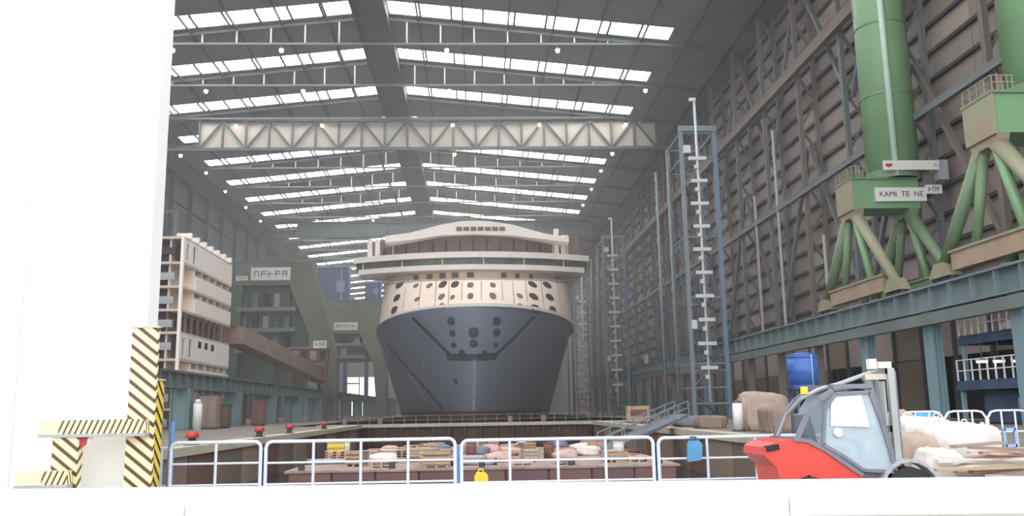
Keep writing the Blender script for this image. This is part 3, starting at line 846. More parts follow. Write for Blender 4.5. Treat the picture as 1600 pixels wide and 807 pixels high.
# rusty conveyor ramp and cabin
rp = thing('conveyor_ramp', 'rust brown covered ramp sloping down behind the low runway', 'ramp', (at(366, 560, 138).x, 138, 0))
a, b = at(366, 524, 138)-rp.location, at(503, 590, 204)-rp.location
MB().beam(a, b, 3.0, 2.8).build('casing', 'rust_beige', rp)
MB().beam(a+Vector((0,-1.8,1.5)), b+Vector((0,-1.8,1.5)), .3).build('handrail', 'rust', rp)
for t in (.1, .4, .7, .95):
    q = a.lerp(b, t); pbox('trestle', 'rust', rp, q.x-.3, q.x+.3, q.y-.3, q.y+.3, 0, q.z)
rc = thing('control_cabin', 'rust brown control cabin with small white sign on legs', 'cabin', (at(482, 560, 196).x, 196, 0))
a, b = at(452, 566, 196)-rc.location, at(512, 545, 196)-rc.location
MB().box(a.x, b.x, 0, 3, a.z, b.z).build('cabin_box', 'rust', rc)
MB().box(a.x-.4, b.x+.4, -.4, 3.4, b.z, b.z+.35).build('cabin_roof', 'rust_beige', rc)
for k in range(4): pbox('window', 'void' if k % 2 else 'wood', rc, a.x+.6+k*2.0, a.x+1.9+k*2.0, -.1, .1, a.z+.5, b.z-.5)
for x in (a.x+.4, b.x-.4):
    for y in (.4, 2.6): pbox('leg', 'rust', rc, x-.2, x+.2, y-.2, y+.2, 0, a.z)
p, q = at(490, 545, 196)-rc.location, at(511, 533, 196)-rc.location
sg = MB().box(p.x, q.x, -.6, -.4, p.z, q.z).build('sign', 'sign_white', rc)
lettering(sg, p.x+.3, q.x-.3, -.6, p.z+.35, q.z-.35, 3, 8)
# lighter bits behind the left runway columns
for i, (px, py, w, h, mm, lab, nm, ct) in enumerate((
        (308, 610, 1.4, 1.5, 'sign_white', 'white round topped tank beside the low runway columns', 'gas_tank', 'tank'),
        (323, 640, 2.2, 4.0, 'rust_beige', 'tall beige steel cabinet beside the low runway columns', 'steel_cabinet', 'cabinet'),
        (345, 655, 1.8, 2.8, 'brown_shade', 'dark brown machine cabinet beside the low runway', 'machine_cabinet', 'cabinet'),
        (402, 650, 1.8, 3.8, 'rust', 'rusty upright steel rack beside the low runway', 'steel_rack', 'rack'))):
    p = atX(px, 660, -32.3); t = thing(nm, lab, ct, (-32.3, p.y, 0))
    if nm == 'gas_tank':
        MB().tube((0,0,0), (0,0,3.0), .5, 14).build('shell', mm, t, True); MB().tube((0,0,3.0), (0,0,3.5), .5, 14, .2).build('dome', mm, t, True); MB().tube((0,0,3.5), (0,0,3.8), .1, 8).build('valve', 'girt', t)
    else:
        MB().box(-w/2, w/2, 0, 1.5, .15, h).build('body', mm, t)
        for s in (-1, 1): pbox('door', mm, t, s*w/4-w/4+.08, s*w/4+w/4-.08, -.08, .02, .3, h-.2)
        MB().box(-w/2-.1, w/2+.1, -.1, 1.6, h, h+.15).build('top', 'girt', t); MB().box(-w/2+.1, w/2-.1, .1, 1.4, 0, .15).build('plinth', 'girt', t)

# ================================================================== DOCK GATE, PONTOON, QUAY THINGS
gate = thing('dock_gate', 'long beige topped dock gate with railing in front of the bow', 'dock gate', (0, 113, 0))
MB().box(-20, 21, 0, 2.4, -8.9, -.25).build('body', 'rust_dark', gate)
MB().box(-20.4, 21.4, -.5, 2.8, -.25, .12).build('walkway', 'light_concrete', gate)
for k in range(21): pbox('rib', 'rust_dark', gate, -19.8+k*2.0, -19.5+k*2.0, -.35, 0, -8, -.3)
m = MB()
for z in (.6, 1.15): m.beam((-20, 2.2, z), (21, 2.2, z), .06)
m.build('handrail', 'dock_brown', gate)
for k in range(28): pbox('rail_post', 'dock_brown', gate, -20+k*1.5-.04, -20+k*1.5+.04, 2.15, 2.25, .1, 1.2)
for x in (-17, -12.5, 4.2, 8.5): MB().tube((x, 1, .12), (x, 1, .95), .35, 10).build('bollard', 'dock_brown', gate)
# slender keel block row under the bow
kb = thing('keel_block', 'dark timber keel block row under the ship\'s stem', 'keel blocks', (SX, 175, -9))
for k in range(8): pbox('block', 'wood', kb, -1.2, 1.2, k*7, k*7+1.5, 0, .12)

pon = thing('pontoon', 'rust purple pontoon moored in the basin behind the barriers', 'pontoon', (0.2, 47.5, -2.6))
PZ = 1.3   # deck height above the water
MB().box(-10.2, 10.4, 0, 24, -1.2, PZ-.12).build('hull', 'pontoon_side', pon)
MB().box(-10.4, 10.6, -.15, 24.15, PZ-.12, PZ).build('deck', 'pontoon_deck', pon)
for k in range(9): pbox('side_plate', 'pontoon_side' if k % 2 else 'rust', pon, -10.2+k*2.29+.06, -10.2+(k+1)*2.29-.06, -.1, 0, -1.2, PZ-.14)
for k in range(5): MB().tube((-9.6+k*4.8, .5, PZ), (-9.6+k*4.8, .5, PZ+.35), .18, 8).build('bollard', 'girt', pon)
DZ = -2.6 + PZ
rnd = random.Random(21)
# deck cargo -------------------------------------------------------
def crate(loc, s, m, rz, label, group, name='wooden_crate', cat='crate'):
    if label is None: label = {'wood': 'brown wooden slatted crate', 'pink_wood': 'pinkish slatted crate', 'rust_beige': 'dull brown slatted crate', 'grey_pale': 'pale grey slatted crate'}[m] + ' among the pontoon deck cargo'
    t = thing(name, label, cat, loc, rz, group); w, dd, h = s
    MB().box(-w/2+.04, w/2-.04, -dd/2+.04, dd/2-.04, .1, h-.06).build('box', m, t)
    for z in (.16, h*.55, h-.14): 
        for s_ in (-1, 1): pbox('slat', 'wood' if m != 'wood' else 'pink_wood', t, -w/2, w/2, s_*dd/2-.03, s_*dd/2+.03, z, z+.1)
    pbox('lid', m, t, -w/2, w/2, -dd/2, dd/2, h-.06, h)
    for k in (-1, 0, 1): pbox('skid', 'wood', t, k*w*.4-.06, k*w*.4+.06, -dd/2, dd/2, 0, .1)
    return t
def pallet_stack(loc, n, rz, label, group):
    label = ('single pale wooden pallet lying', 'stack of two pale wooden pallets', 'stack of three pale wooden pallets', 'stack of four pale wooden pallets')[n-1] + ' on the pontoon deck'
    t = thing('pallet_stack', label, 'pallet', loc, rz, group)
    for k in range(n):
        for x in (-.5, 0, .5): pbox('bearer', 'wood', t, x-.06, x+.06, -.5, .5, k*.16, k*.16+.1)
        for y in (-.4, -.13, .13, .4): pbox('board', 'pink_wood', t, -.6, .6, y-.1, y+.1, k*.16+.1, k*.16+.14)
    return t
def pipe_bundle(loc, L, rz, mm, label, group):
    t = thing('steel_pipe', label, 'pipe', loc, rz, group)
    MB().tube((-L/2, 0, .16), (L/2, 0, .16), .16, 10).build('barrel', mm, t, True)
    for s in (-1, 1): MB().tube((s*L/2-.06, 0, .16), (s*L/2+.06, 0, .16), .22, 10).build('flange', 'girt', t)
    return t
def drum(loc, mm, label, group=None, r=.32, h=.95):
    t = thing('steel_drum', label, 'drum', loc, 0, group)
    MB().tube((0,0,0), (0,0,h), r, 16).build('shell', mm, t, True)
    for z in (h*.33, h*.66, h-.02): MB().tube((0,0,z-.02), (0,0,z+.03), r+.02, 16).build('hoop', mm, t)
    return t
spots = []
def free(x, y, r):
    for (a, b, q) in spots:
        if (a-x)**2+(b-y)**2 < (q+r)**2: return False
    spots.append((x, y, r)); return True
def put(px, py, r):
    p = atZ(px, py, DZ); spots.append((p.x, p.y, r)); return Vector((p.x, p.y, DZ))
p = put(525, 716, 1.0); crate(p, (1.2, 1.0, 1.15), 'yellow', .1, 'yellow crate standing on the pontoon deck', None)
p = put(680, 726, 1.3); crate(p, (1.7, 1.0, .72), 'orange', -.05, 'orange crate near the pontoon\'s front edge', None)
p = put(608, 718, .9); crate(p, (.9, .7, .6), 'white_bag', .2, 'small white crate on the pontoon deck', None)
for i in range(320):
    x, y = rnd.uniform(-9.4, 9.8), 47.5 + rnd.uniform(1.2, 22.8); k = rnd.random()
    r = .78 if k < .75 else 1.35
    if not free(x, y, r): continue
    L = Vector((x, y, DZ)); rz = rnd.uniform(-.5, .5)
    if k < .28: crate(L, (rnd.uniform(.8, 1.5), rnd.uniform(.7, 1.1), rnd.uniform(.4, .9)), rnd.choice(('wood', 'pink_wood', 'rust_beige', 'grey_pale')), rz, None, 'crates on the pontoon deck')
    elif k < .5: pallet_stack(L, rnd.randint(1, 4), rz, 'low stack of pale wooden pallets on the pontoon deck', 'pallets on the pontoon deck')
    elif k < .62: drum(L, rnd.choice(('rust', 'white_bag', 'grey_deck')), 'steel drum standing among the pontoon deck cargo', 'drums on the pontoon deck')
    elif k < .75: tag(lump('tarpaulin_heap', rnd.choice(('pink_wood', 'white_bag', 'grey_deck')), None, L, (1.6, 1.2, .6), i), 'crumpled tarpaulin heap on the pontoon deck', 'tarpaulin', 'tarpaulins on the pontoon deck')
    else: pipe_bundle(L, rnd.uniform(1.8, 2.6), rnd.uniform(-.3, .3), rnd.choice(('rust', 'grey_pale', 'pink_wood')), 'flanged steel pipe lying on the pontoon deck', 'pipes on the pontoon deck')
# gangway from the pontoon to the quay
gw = thing('gangway', 'grey-blue gangway climbing from the pontoon to the quay', 'gangway', (9.2, 60, DZ))
a, b = Vector((-.6, 0, .25)), Vector((6.6, 8, 2.35))
MB().beam(a, b, 1.2, .22).build('treadway', 'grey_deck', gw)
sd = (b-a).cross(Vector((0,0,1))).normalized()*.6
for s in (-1, 1):
    for z in (.6, 1.1): MB().beam(a+sd*s+Vector((0,0,z)), b+sd*s+Vector((0,0,z)), .07).build('handrail', 'tower_steel', gw)
    for k in range(8):
        q = a.lerp(b, k/7)+sd*s; MB().beam(q, q+Vector((0,0,1.1)), .07).build('rail_post', 'tower_steel', gw)
# red bollards on the quay edge
for px, py in ((300, 692), (405, 685), (452, 681), (506, 677)):
    p = atZ(px, py+6, .12) ; p.x = min(p.x, -15.2); 
    t = thing('bollard', 'red capped mooring bollard on the quay edge', 'bollard', (-15.25, atX(px, py, -15.25).y, .124), 0, 'red bollards on the quay')
    MB().tube((0,0,0), (0,0,.38), .22, 12, .2).build('stem', 'girt', t, True); MB().tube((0,0,.38), (0,0,.7), .36, 14, .3).build('cap', 'red_paint', t, True); MB().box(-.35, .35, -.35, .35, 0, .05).build('base_plate', 'girt', t)

p = atX(1010, 562, XR-3.65)
t = thing('notice_board', 'white notice board fixed low on the clad wall behind the towers', 'sign', (XR-3.6, p.y, p.z-1.2))
MB().box(-.12, 0, -2.6, 2.6, 0, 2.4).build('panel', 'sign_white', t); MB().box(-.16, 0, -2.7, 2.7, -.1, 0).box(-.16, 0, -2.7, 2.7, 2.4, 2.5).build('border', 'grey_pale', t)
# quay clutter by the towers
p = atZ(1153, 660, 0); p = Vector((at(1153, 650, 60).x, 60, 0))
t = thing('white_cylinder', 'white cylinder standing beside the tan tarpaulin heap', 'tank', p)
MB().tube((0,0,.1), (0,0,1.9), .34, 14).build('shell', 'sign_white', t, True); MB().tube((0,0,1.9), (0,0,2.1), .34, 14, .2).build('cap', 'rust', t, True); MB().tube((0,0,0), (0,0,.1), .4, 14).build('foot', 'girt', t)
for i, (px, w, h, mm, lab) in enumerate(((1192, 3.4, 2.6, 'tan_tarp', 'tall tan tarpaulin covered heap on the quay'), (1215, 2.0, 1.7, 'rust_beige', 'low brown tarpaulin heap beside the blue tank'), (1110, 2.4, 1.0, 'rust_beige', 'flat brown tarpaulin heap on the quay edge'), (1075, 2.6, .9, 'grey_deck', 'grey tarpaulin heap at the foot of the access tower'))):
    Yh = (61, 56, 70, 78)[i]; tag(lump('tarpaulin_heap', mm, None, (max(at(px, 660, Yh).x, 17.6), Yh, 0), (w, 2.2, h), 50+i, .12, .5, .07), lab, 'tarpaulin')
p = Vector((at(998, 648, 96).x, 96, 0)); t = thing('equipment_skid', 'tan equipment skid between the access towers', 'skid', p)
MB().box(-1.2, 1.2, 0, 1.2, .2, 1.9).build('housing', 'wood', t); MB().box(-1.35, 1.35, -.1, 1.3, 0, .2).build('skid_frame', 'girt', t); MB().box(-.9, .9, -.06, 0, .8, 1.5).build('panel', 'rust', t)

# ================================================================== RIGHT SIDE: PLATFORMS, TANK, RAILINGS
def platform(label, x0, x1, y0, y1, z, zdrop):
    t = thing('steel_platform', label, 'platform', ((x0+x1)/2, y0, 0)); hw = (x1-x0)/2; L = y1-y0
    MB().box(-hw, hw, 0, L, z-.2, z).build('deck_plate', 'platform_blue', t)
    for yy in (0, L): MB().box(-hw, hw, yy-.15, yy+.15, z-.75, z-.2).build('edge_beam', 'platform_blue', t)
    for xx in (-hw, hw): MB().box(xx-.15, xx+.15, 0, L, z-.75, z-.2).build('side_beam', 'platform_blue', t)
    for xx in (-hw+.2, hw-.2):
        for yy in (.2, L-.2): pbox('post', 'blue_teal', t, xx-.15, xx+.15, yy-.15, yy+.15, zdrop, z-.2)
    for (xa, ya, xb, yb, n) in ((-hw, 0, hw, 0, 8), (-hw, 0, -hw, L, 8)):
        m = MB()
        for zz in (.8, 1.65): m.beam((xa, ya, z+zz), (xb, yb, z+zz), .08)
        m.build('handrail', 'rail_white', t)
        for k in range(n+1):
            x, y = xa+(xb-xa)*k/n, ya+(yb-ya)*k/n
            pbox('rail_post', 'rail_white', t, x-.05, x+.05, y-.05, y+.05, z, z+1.7)
    return t
platform('lower blue steel platform with white railing under the crane runway', 39.1, 46.0, 61.5, 70.0, 3.4, 0)
platform('upper blue steel platform with white railing under the crane runway', 39.3, 45.8, 62, 69.6, 7.0, 3.4)
for i, (px, py, lab, mm) in enumerate(((1500, 520, 'white wrapped bundle lying on the upper platform', 'white_bag'), (1560, 505, 'pale wrapped bundle at the end of the upper platform', 'blue_pale'))):
    tag(lump('wrapped_bundle', mm, None, (41.0+i*3.0, 64.5, 7.0), (2.2, 1.2, .8), 80+i), lab, 'bundle')
for px in (1493, 1520, 1548):
    p = at(px, 599, 64.5); p.x += 2.2; p.z = 4.7
    t = thing('work_lamp', 'lit work lamp hung under the upper platform', 'lamp', p, 0, 'work lamps under the platform')
    MB().box(-.38, .38, -.12, .12, -.08, .06).build('tube', 'work_lamp', t); MB().box(-.42, .42, -.16, .16, .06, .18).build('housing', 'grey_pale', t); MB().tube((0,0,.18), (0,0,6.82-p.z), .04, 6).build('hanger', 'girt', t)
# dark site huts under the lower platform
for i, (xx, mm, lab) in enumerate(((41.3, 'platform_blue', 'dark blue site cabin beneath the lower platform'), (44.4, 'void_purple', 'dark purple site cabin beneath the lower platform'))):
    t = thing('site_cabin', lab, 'cabin', (xx, 64.0, 0))
    MB().box(-1.4, 1.4, 0, 4, .15, 2.3).build('body', mm, t); MB().box(-1.45, 1.45, -.1, 4.1, 2.3, 2.45).build('roof', 'girt', t)
    pbox('door', 'void', t, .3, 1.3, -.06, .04, .2, 2.1); pbox('window', 'grey_pale', t, -1.2, -.2, -.06, .04, 1.2, 2.0); MB().box(-1.3, 1.3, .1, 3.9, 0, .15).build('skid', 'girt', t)
# blue tank on a stand
p = at(1256, 605, 46); t = thing('water_tank', 'blue cylindrical tank raised on a steel stand', 'tank', (p.x, 46, 0))
z0 = p.z; z1 = at(1256, 556, 46).z
MB().tube((0,0,z0), (0,0,z1), .8, 20).build('shell', 'tank_blue', t, True)
for z in (z0+.05, (z0+z1)/2, z1-.08): MB().tube((0,0,z-.04), (0,0,z+.04), .83, 20).build('hoop', 'tank_blue', t)
MB().tube((0,0,z1), (0,0,z1+.14), .8, 20, .4).build('lid', 'tank_blue', t, True)
MB().tube((.2,-.8,z0), (.2,-.8,z1), .04, 8).build('pale_pipe', 'blue_pale', t, True)  # thin pale pipe up the front of the tank
for sx in (-.55, .55):
    for sy in (-.5, .5): pbox('leg', 'platform_blue', t, sx-.06, sx+.06, sy-.06, sy+.06, 0, z0)
for z in (.8, z0-.5): MB().box(-.6, .6, -.56, -.5, z, z+.1).box(-.6, .6, .5, .56, z, z+.1).build('stand_brace', 'platform_blue', t)
MB().box(-.75, .75, -.7, .7, z0-.12, z0).build('stand_top', 'platform_blue', t)
# hooped white railing behind the bags
for i in range(4):
    x0 = at(1412, 690, 28).x + i*1.42*1.0; t = thing('hoop_railing', 'white hooped guard railing behind the pale bags', 'railing', (x0, 28, 0), 0, 'white hooped railings')
    W = 1.36
    MB().path([(0,0,0),(0,0,1.2),(.12,0,1.38),(.3,0,1.42),(W-.3,0,1.42),(W-.12,0,1.38),(W,0,1.2),(W,0,0)], .035, 8).build('hoop', 'rail_white' if i % 2 else 'barrier_steel', t)
    MB().tube((0,0,.75), (W,0,.75), .03, 8).build('mid_rail', 'rail_white', t)
    for k in (1, 2): MB().tube((W*k/3,0,0), (W*k/3,0,1.42), .028, 8).build('upright', 'rail_white', t)
    for xx in (0, W): MB().box(xx-.12, xx+.12, -.25, .25, 0, .04).build('foot', 'barrier_blue', t)
p = at(1572, 710, 24); t = thing('trestle', 'pale blue rectangular trestle standing beside the plank heap', 'trestle', (p.x, 24, 0))
W = at(1590, 710, 24).x - p.x; zt = at(1572, 668, 24).z
for x in (0, W): MB().box(x-.04, x+.04, -.04, .04, 0, zt).build('upright', 'blue_pale', t)
for z in (.5, zt-.06): MB().box(0, W, -.04, .04, z-.04, z+.04).build('cross_bar', 'blue_pale', t)
# bags, planks and blue sheet
bags = [(1428, 20.6, 1.0, 1.0, 'tan_tarp', 'bulging tan sack next to the forklift mast'), (1450, 22.5, 1.5, 1.4, 'white_bag', 'tall white bulk bag behind the tan sack'),
        (1492, 21.5, 1.5, 1.25, 'white_bag', 'wide white bulk bag in the middle of the bag row'), (1528, 22.5, 1.0, 1.15, 'white_bag', 'narrow white bulk bag beside the loose planks'), (1466, 19.6, .9, .7, 'white_bag', 'low slumped white bag in front of the bulk bags')]
for i, (px, Yb, w, h, mm, lab) in enumerate(bags):
    x = at(px, 730, Yb).x; t = thing('bulk_bag', lab, 'bag', (x, Yb, 0))
    lump('sack', mm, t, (0,0,0), (w, 1.0, h), 100+i, .1, .6, .04)
    for s in (-1, 1): MB().path([(s*w*.28, 0, h*.86), (s*w*.27, 0, h+.02), (s*w*.2, 0, h+.03), (s*w*.17, 0, h*.88)], .018, 6).build('lifting_loop', 'pale_steel', t)
for i in range(16):
    px = 1530 + rnd.uniform(0, 90); Yb = 19.2 + rnd.uniform(-.9, 1.2); L = rnd.uniform(1.2, 2.4)
    o = inst(ubox(rnd.choice(('wood', 'white_bag', 'pink_wood', 'rust_beige'))), 'timber_plank', None, (at(px, 735, Yb).x, Yb, .06+.045*i), (rnd.uniform(-.03, .03), rnd.uniform(-.06, .06), rnd.uniform(-.5, .5)), (L, .2, .06))
    tag(o, 'loose timber plank in the heap beside the bulk bags', 'plank', 'planks in the heap')
tag(lump('plank_heap_base', 'white_bag', None, (at(1575, 740, 19.4).x, 19.4, 0), (3.0, 1.7, .5), 140, .12), 'pale rubble mound under the loose planks', 'rubble')
tag(lump('plastic_sheet', 'bright_blue', None, (at(1442, 660, 33).x, 33, 0), (1.5, 1.0, 1.35), 150, .2), 'crumpled bright blue plastic sheet behind the hooped railing', 'sheet')
tag(lump('plastic_sheet', 'tan_tarp', None, (at(1415, 660, 34).x, 34.5, 0), (1.4, 1.0, 1.45), 151, .15), 'crumpled tan plastic sheet beside the blue one', 'sheet')

# ================================================================== BARRIERS
def barrier(px0, px1, py, label='white steel crowd barrier panel along the basin edge', Y=16.0):
    p, q = at(px0, py, Y), at(px1, py, Y); W = q.x-p.x; H = p.z
    t = thing('crowd_barrier', label, 'barrier', (p.x, Y, 0), 0, 'crowd barriers along the basin')
    r = .05
    MB().path([(0,0,0),(0,0,H-.1),(.03,0,H-.03),(.1,0,H),(W-.1,0,H),(W-.03,0,H-.03),(W,0,H-.1),(W,0,0)], .032, 8).build('frame', 'barrier_steel', t)
    for z in (H-.37, H-.74): MB().tube((0,0,z), (W,0,z), .02, 8).build('cross_rail', 'barrier_steel', t)
    n = 4 if W > 2.5 else 2
    for k in range(1, n): MB().tube((W*k/n,0,H-1.05), (W*k/n,0,H), .026, 8).build('upright', 'barrier_steel', t)
    for x in (.12, W-.12): MB().box(x-.12, x+.12, -.3, .3, 0, .05).build('foot', 'barrier_blue', t)
    for x in (-.045, W+.045): MB().tube((x, .05, .05), (x, .05, H-.12), .03, 8).build('coupling_post', 'barrier_blue', t)
    return t
barrier(268, 408, 693, 'short white crowd barrier panel beside the pale blue gate post'); barrier(416, 711, 691, 'white crowd barrier panel with the yellow and orange crates behind it')
barrier(721, 1020, 689, 'white crowd barrier panel with the yellow canister behind it'); barrier(1028, 1330, 685, 'white crowd barrier panel running behind the forklift')
t = thing('gate_post', 'pale blue steel gate post beside the striped guard', 'post', (at(266, 700, 16.2).x, 16.25, 0))
MB().tube((0,0,0), (0,0,at(266, 660, 16.2).z), .05, 10).build('shaft', 'barrier_blue', t); MB().box(-.12, .12, -.12, .12, 0, .05).build('foot', 'barrier_blue', t)
MB().tube((-.17,0,.05), (-.17,0,1.1), .035, 8).build('side_bar', 'barrier_steel', t); MB().tube((-.5,0,1.12), (0,0,1.12), .025, 8).tube((-.5,0,.45), (0,0,.45), .025, 8).build('cross_bar', 'barrier_steel', t)
# cloth hung over a barrier, yellow canister
p, q = at(1074, 722, 15.93), at(1096, 688, 15.93)
t = thing('hanging_bag', 'pale blue bag hanging from a crowd barrier rail', 'bag', (p.x, 15.9, p.z))
MB().prism([(0, 0), (.25, .03), (.27, .3), (.22, .37), (.04, .37), (.01, .3)], 'y', -.05, .05).build('pouch', 'bright_blue', t)
MB().path([(.06, 0, .36), (.08, .06, .43), (.18, .06, .43), (.2, 0, .36)], .015, 6).build('strap', 'platform_blue', t)
p = at(752, 757, 18.4); t = thing('canister', 'yellow plastic canister behind the crowd barrier', 'canister', (p.x, 18.4, 0))
MB().prism([(-.13, .0), (.13, .0), (.14, .04), (.14, .36), (.1, .44), (-.1, .44), (-.14, .36), (-.14, .04)], 'y', -.1, .1).build('body', 'yellow', t)
MB().path([(-.06, 0, .44), (-.05, 0, .5), (.03, 0, .5), (.05, 0, .44)], .015, 6).build('handle', 'yellow', t); MB().tube((.09, 0, .42), (.09, 0, .48), .025, 8).build('cap', 'girt', t)

# ================================================================== WHITE DOOR LEAF AND STRIPED GUARDS
dx = at(244, 250, 15).x
dr = struct('door_1', 'huge white sliding hall door leaf')
MB().box(-16, dx, 15.0, 15.5, 0.02, 22).build('leaf', 'white_paint', dr)
for k in range(5): pbox('leaf_panel', 'white_paint', dr, dx-.02-(k+1)*2.05, dx-.02-k*2.05-.012, 14.97, 15.0, 0.05, 21.9)
hazard('stripe_post', 5.2, 0.8); hazard('stripe_beam', 4.6, -2.4, plain_below=.3); hazard('stripe_side', 4.2, -0.9, (238, 205, 70), (60, 52, 36)); hazard('stripe_low', 4.6, -2.4, plain_below=.4)
def guard(name, lab, x0, x1, y0, y1, z0, z1, mm, cat, base=None):
    t = thing(name, lab, cat, (x0, y0, base if base is not None else z0))
    o = t.location.z
    MB().box(0, x1-x0, 0, y1-y0, z0-o, z1-o).build('striped_face', mm, t)
    if z1-z0 > .6:
        MB().box(-.02, x1-x0+.02, -.02, y1-y0+.02, z1-o, z1-o+.03).build('cap', 'cream_shade', t); MB().box(-.05, x1-x0+.05, -.05, y1-y0+.05, z0-o, z0-o+.04).build('foot', 'grey_pale', t)
    else:
        MB().box(-.01, x1-x0+.01, -.01, y1-y0+.01, z0-o-.05, z0-o).build('underside', 'grey_pale', t)
    return t
p, q = at(207, 513, 14.6), at(237, 757, 14.6)
guard('guard_post', 'tall black and yellow striped guard post at the white door edge', p.x, q.x-.02, 14.6, 14.68, 0, p.z, 'stripe_post', 'guard post')
p2 = at(248, 595, 15.62)
guard('guard_post', 'shorter bright yellow striped post behind the tall guard post', p2.x-.22, p2.x, 15.6, 15.9, 0, p2.z, 'stripe_side', 'guard post')
p, q = at(62, 658, 14.4), at(226, 677, 14.4)
guard('guard_beam', 'striped horizontal guard beam with plain yellow end', p.x, q.x, 14.4, 14.58, q.z, p.z, 'stripe_beam', 'guard beam')
zb_ = q.z
p, q = at(83, 680, 14.42), at(118, 757, 14.42)
guard('guard_post', 'short striped post carrying the horizontal guard beam', p.x, q.x, 14.42, 14.6, 0, zb_-.055, 'stripe_post', 'guard post')
p, q = at(24, 738, 14.2), at(104, 758, 14.2)
gl = guard('guard_beam', 'low striped guard beam at the foot of the short post', p.x, q.x, 14.2, 14.38, q.z, p.z, 'stripe_low', 'guard beam')
for x in (.08, q.x-p.x-.15): pbox('support', 'grey_pale', gl, x-.04, x+.04, .05, .13, -q.z, -.05)
p, q = at(124, 682, 14.45), at(146, 703, 14.45)
t = thing('warning_flag', 'small red and white warning flag under the guard beam', 'flag', (p.x, 14.47, q.z))
MB().prism([(0, .21), (.13, .21), (.11, .08), (.02, 0)], 'y', -.006, .006).build('red_cloth', 'red_paint', t)
MB().prism([(.131, .21), (.21, .21), (.2, .15), (.12, .08)], 'y', -.006, .006).build('white_cloth', 'sign_white', t)

# ================================================================== FORKLIFT
fk = thing('forklift', 'red forklift with glazed grey cab parked by the barriers', 'forklift', (5.7, 14.3, 0))
def L(px, py, Y=13.75):
    p = at(px, py, Y); return (p.x-5.7, p.z)
def poly(pts): return [L(*p) for p in pts]
yA, yB = -.55, .55
body = poly([(1194, 712), (1196, 700), (1210, 692), (1235, 687), (1262, 690), (1290, 703), (1315, 722), (1345, 742)])
xr = body[-1][0]
outline = body + [(xr+.1, .5), (xr+.1, .3), (-.3, .28), (-.36, .5), (-.55, .62), (-.75, .55), (-.82, .36), (-.98, .36), (-1.05, .75)]
MB().prism(outline, 'y', yA, yB).build('counterweight', 'forklift_red', fk)
MB().prism(poly([(1196, 698), (1216, 694), (1218, 703), (1198, 707)]), 'y', yA-.02, yA+.1).build('tail_light', 'black_rubber', fk)
MB().prism([(a, b) for a, b in poly([(1240, 684), (1264, 686), (1292, 699), (1318, 718), (1350, 741), (1345, 745), (1315, 725), (1288, 706), (1260, 692), (1240, 690)])], 'y', yA-.03, yB+.03).build('body_trim', 'forklift_grey', fk)
# cab frame: rear hoop, roof, front pillar, both sides
rear = poly([(1247, 686), (1262, 650), (1280, 625), (1302, 611)]); roof = poly([(1302, 608), (1335, 604), (1362, 605)]); frnt = poly([(1362, 607), (1378, 650), (1392, 700), (1402, 742)])
for s, y in ((0, yA+.04), (1, yB-.04)):
    for nm, pts in (('rear_pillar', rear), ('roof_rail', roof), ('front_pillar', frnt)):
        m = MB()
        for a, b in zip(pts[:-1], pts[1:]): m.beam((a[0], y, a[1]), (b[0], y, b[1]), .06, .075)
        m.build(nm, 'forklift_grey', fk)
r0, r1 = roof[0], roof[-1]
MB().box(r0[0], r1[0], yA, yB, r0[1], r0[1]+.07).build('roof_panel', 'forklift_grey', fk)
door = poly([(1288, 640), (1305, 615), (1358, 613), (1374, 655), (1390, 705), (1398, 738), (1348, 735), (1315, 712), (1285, 695)])
dp = MB().prism(door, 'y', yA-.005, yA+.015).build('door', 'cab_glass', fk)
win = poly([(1297, 622), (1345, 618), (1358, 668), (1297, 666)])
MB().prism(win, 'y', yA-.03, yA-.015).build('window_pane', 'screen_glass', dp)
m = MB()
for a, b in zip(door, door[1:]+door[:1]): m.beam((a[0], yA-.02, a[1]), (b[0], yA-.02, b[1]), .05, .05)
m.build('door_frame', 'forklift_grey', dp)
p = L(1308, 676); MB().tube((p[0], yA-.06, p[1]), (p[0], yA-.02, p[1]), .07, 12).build('mirror', 'sign_white', dp)
MB().prism(door, 'y', yB-.015, yB+.005).build('side_glass', 'cab_glass', fk)
a, b = rear[0], rear[-1]
# seat and wheel inside
MB().box(-.3, .25, -.3, .3, .85, 1.02).build('seat', 'seat_grey', fk); MB().beam((-.3, 0, 1.0), (-.42, 0, 1.55), .5, .12).build('seat_back', 'seat_grey', fk)
MB().tube((.45, 0, 1.05), (.62, 0, .7), .025, 8).build('steering_column', 'black_rubber', fk); MB().tube((.44, 0, 1.05), (.46, 0, 1.08), .17, 14).build('steering_wheel', 'black_rubber', fk)
MB().box(-.4, xr+.6, yA+.08, yB-.08, .35, .8).build('floor_frame', 'forklift_grey', fk)
# wheels
for (x, y, r) in ((-.55, -.5, .3), (-.55, .5, .3), (1.02, -.5, .36), (1.02, .5, .36)):
    w = MB().tube((x, y-.12, r), (x, y+.12, r), r, 20).build('wheel', 'black_rubber', fk, True); MB().tube((x, y-.14, r), (x, y+.14, r), r*.5, 14).build('rim', 'grey_pale', w)
fx = L(1415, 745)[0]
m = MB(); cx, cz, rr = 1.02, .36, .46
for k in range(8):
    t0, t1 = math.radians(15+150*k/8), math.radians(15+150*(k+1)/8)
    m.beam((cx+rr*math.cos(t0), -.5, cz+rr*math.sin(t0)), (cx+rr*math.cos(t1), -.5, cz+rr*math.sin(t1)), .3, .05)
m.build('mudguard', 'grey_pale', fk)
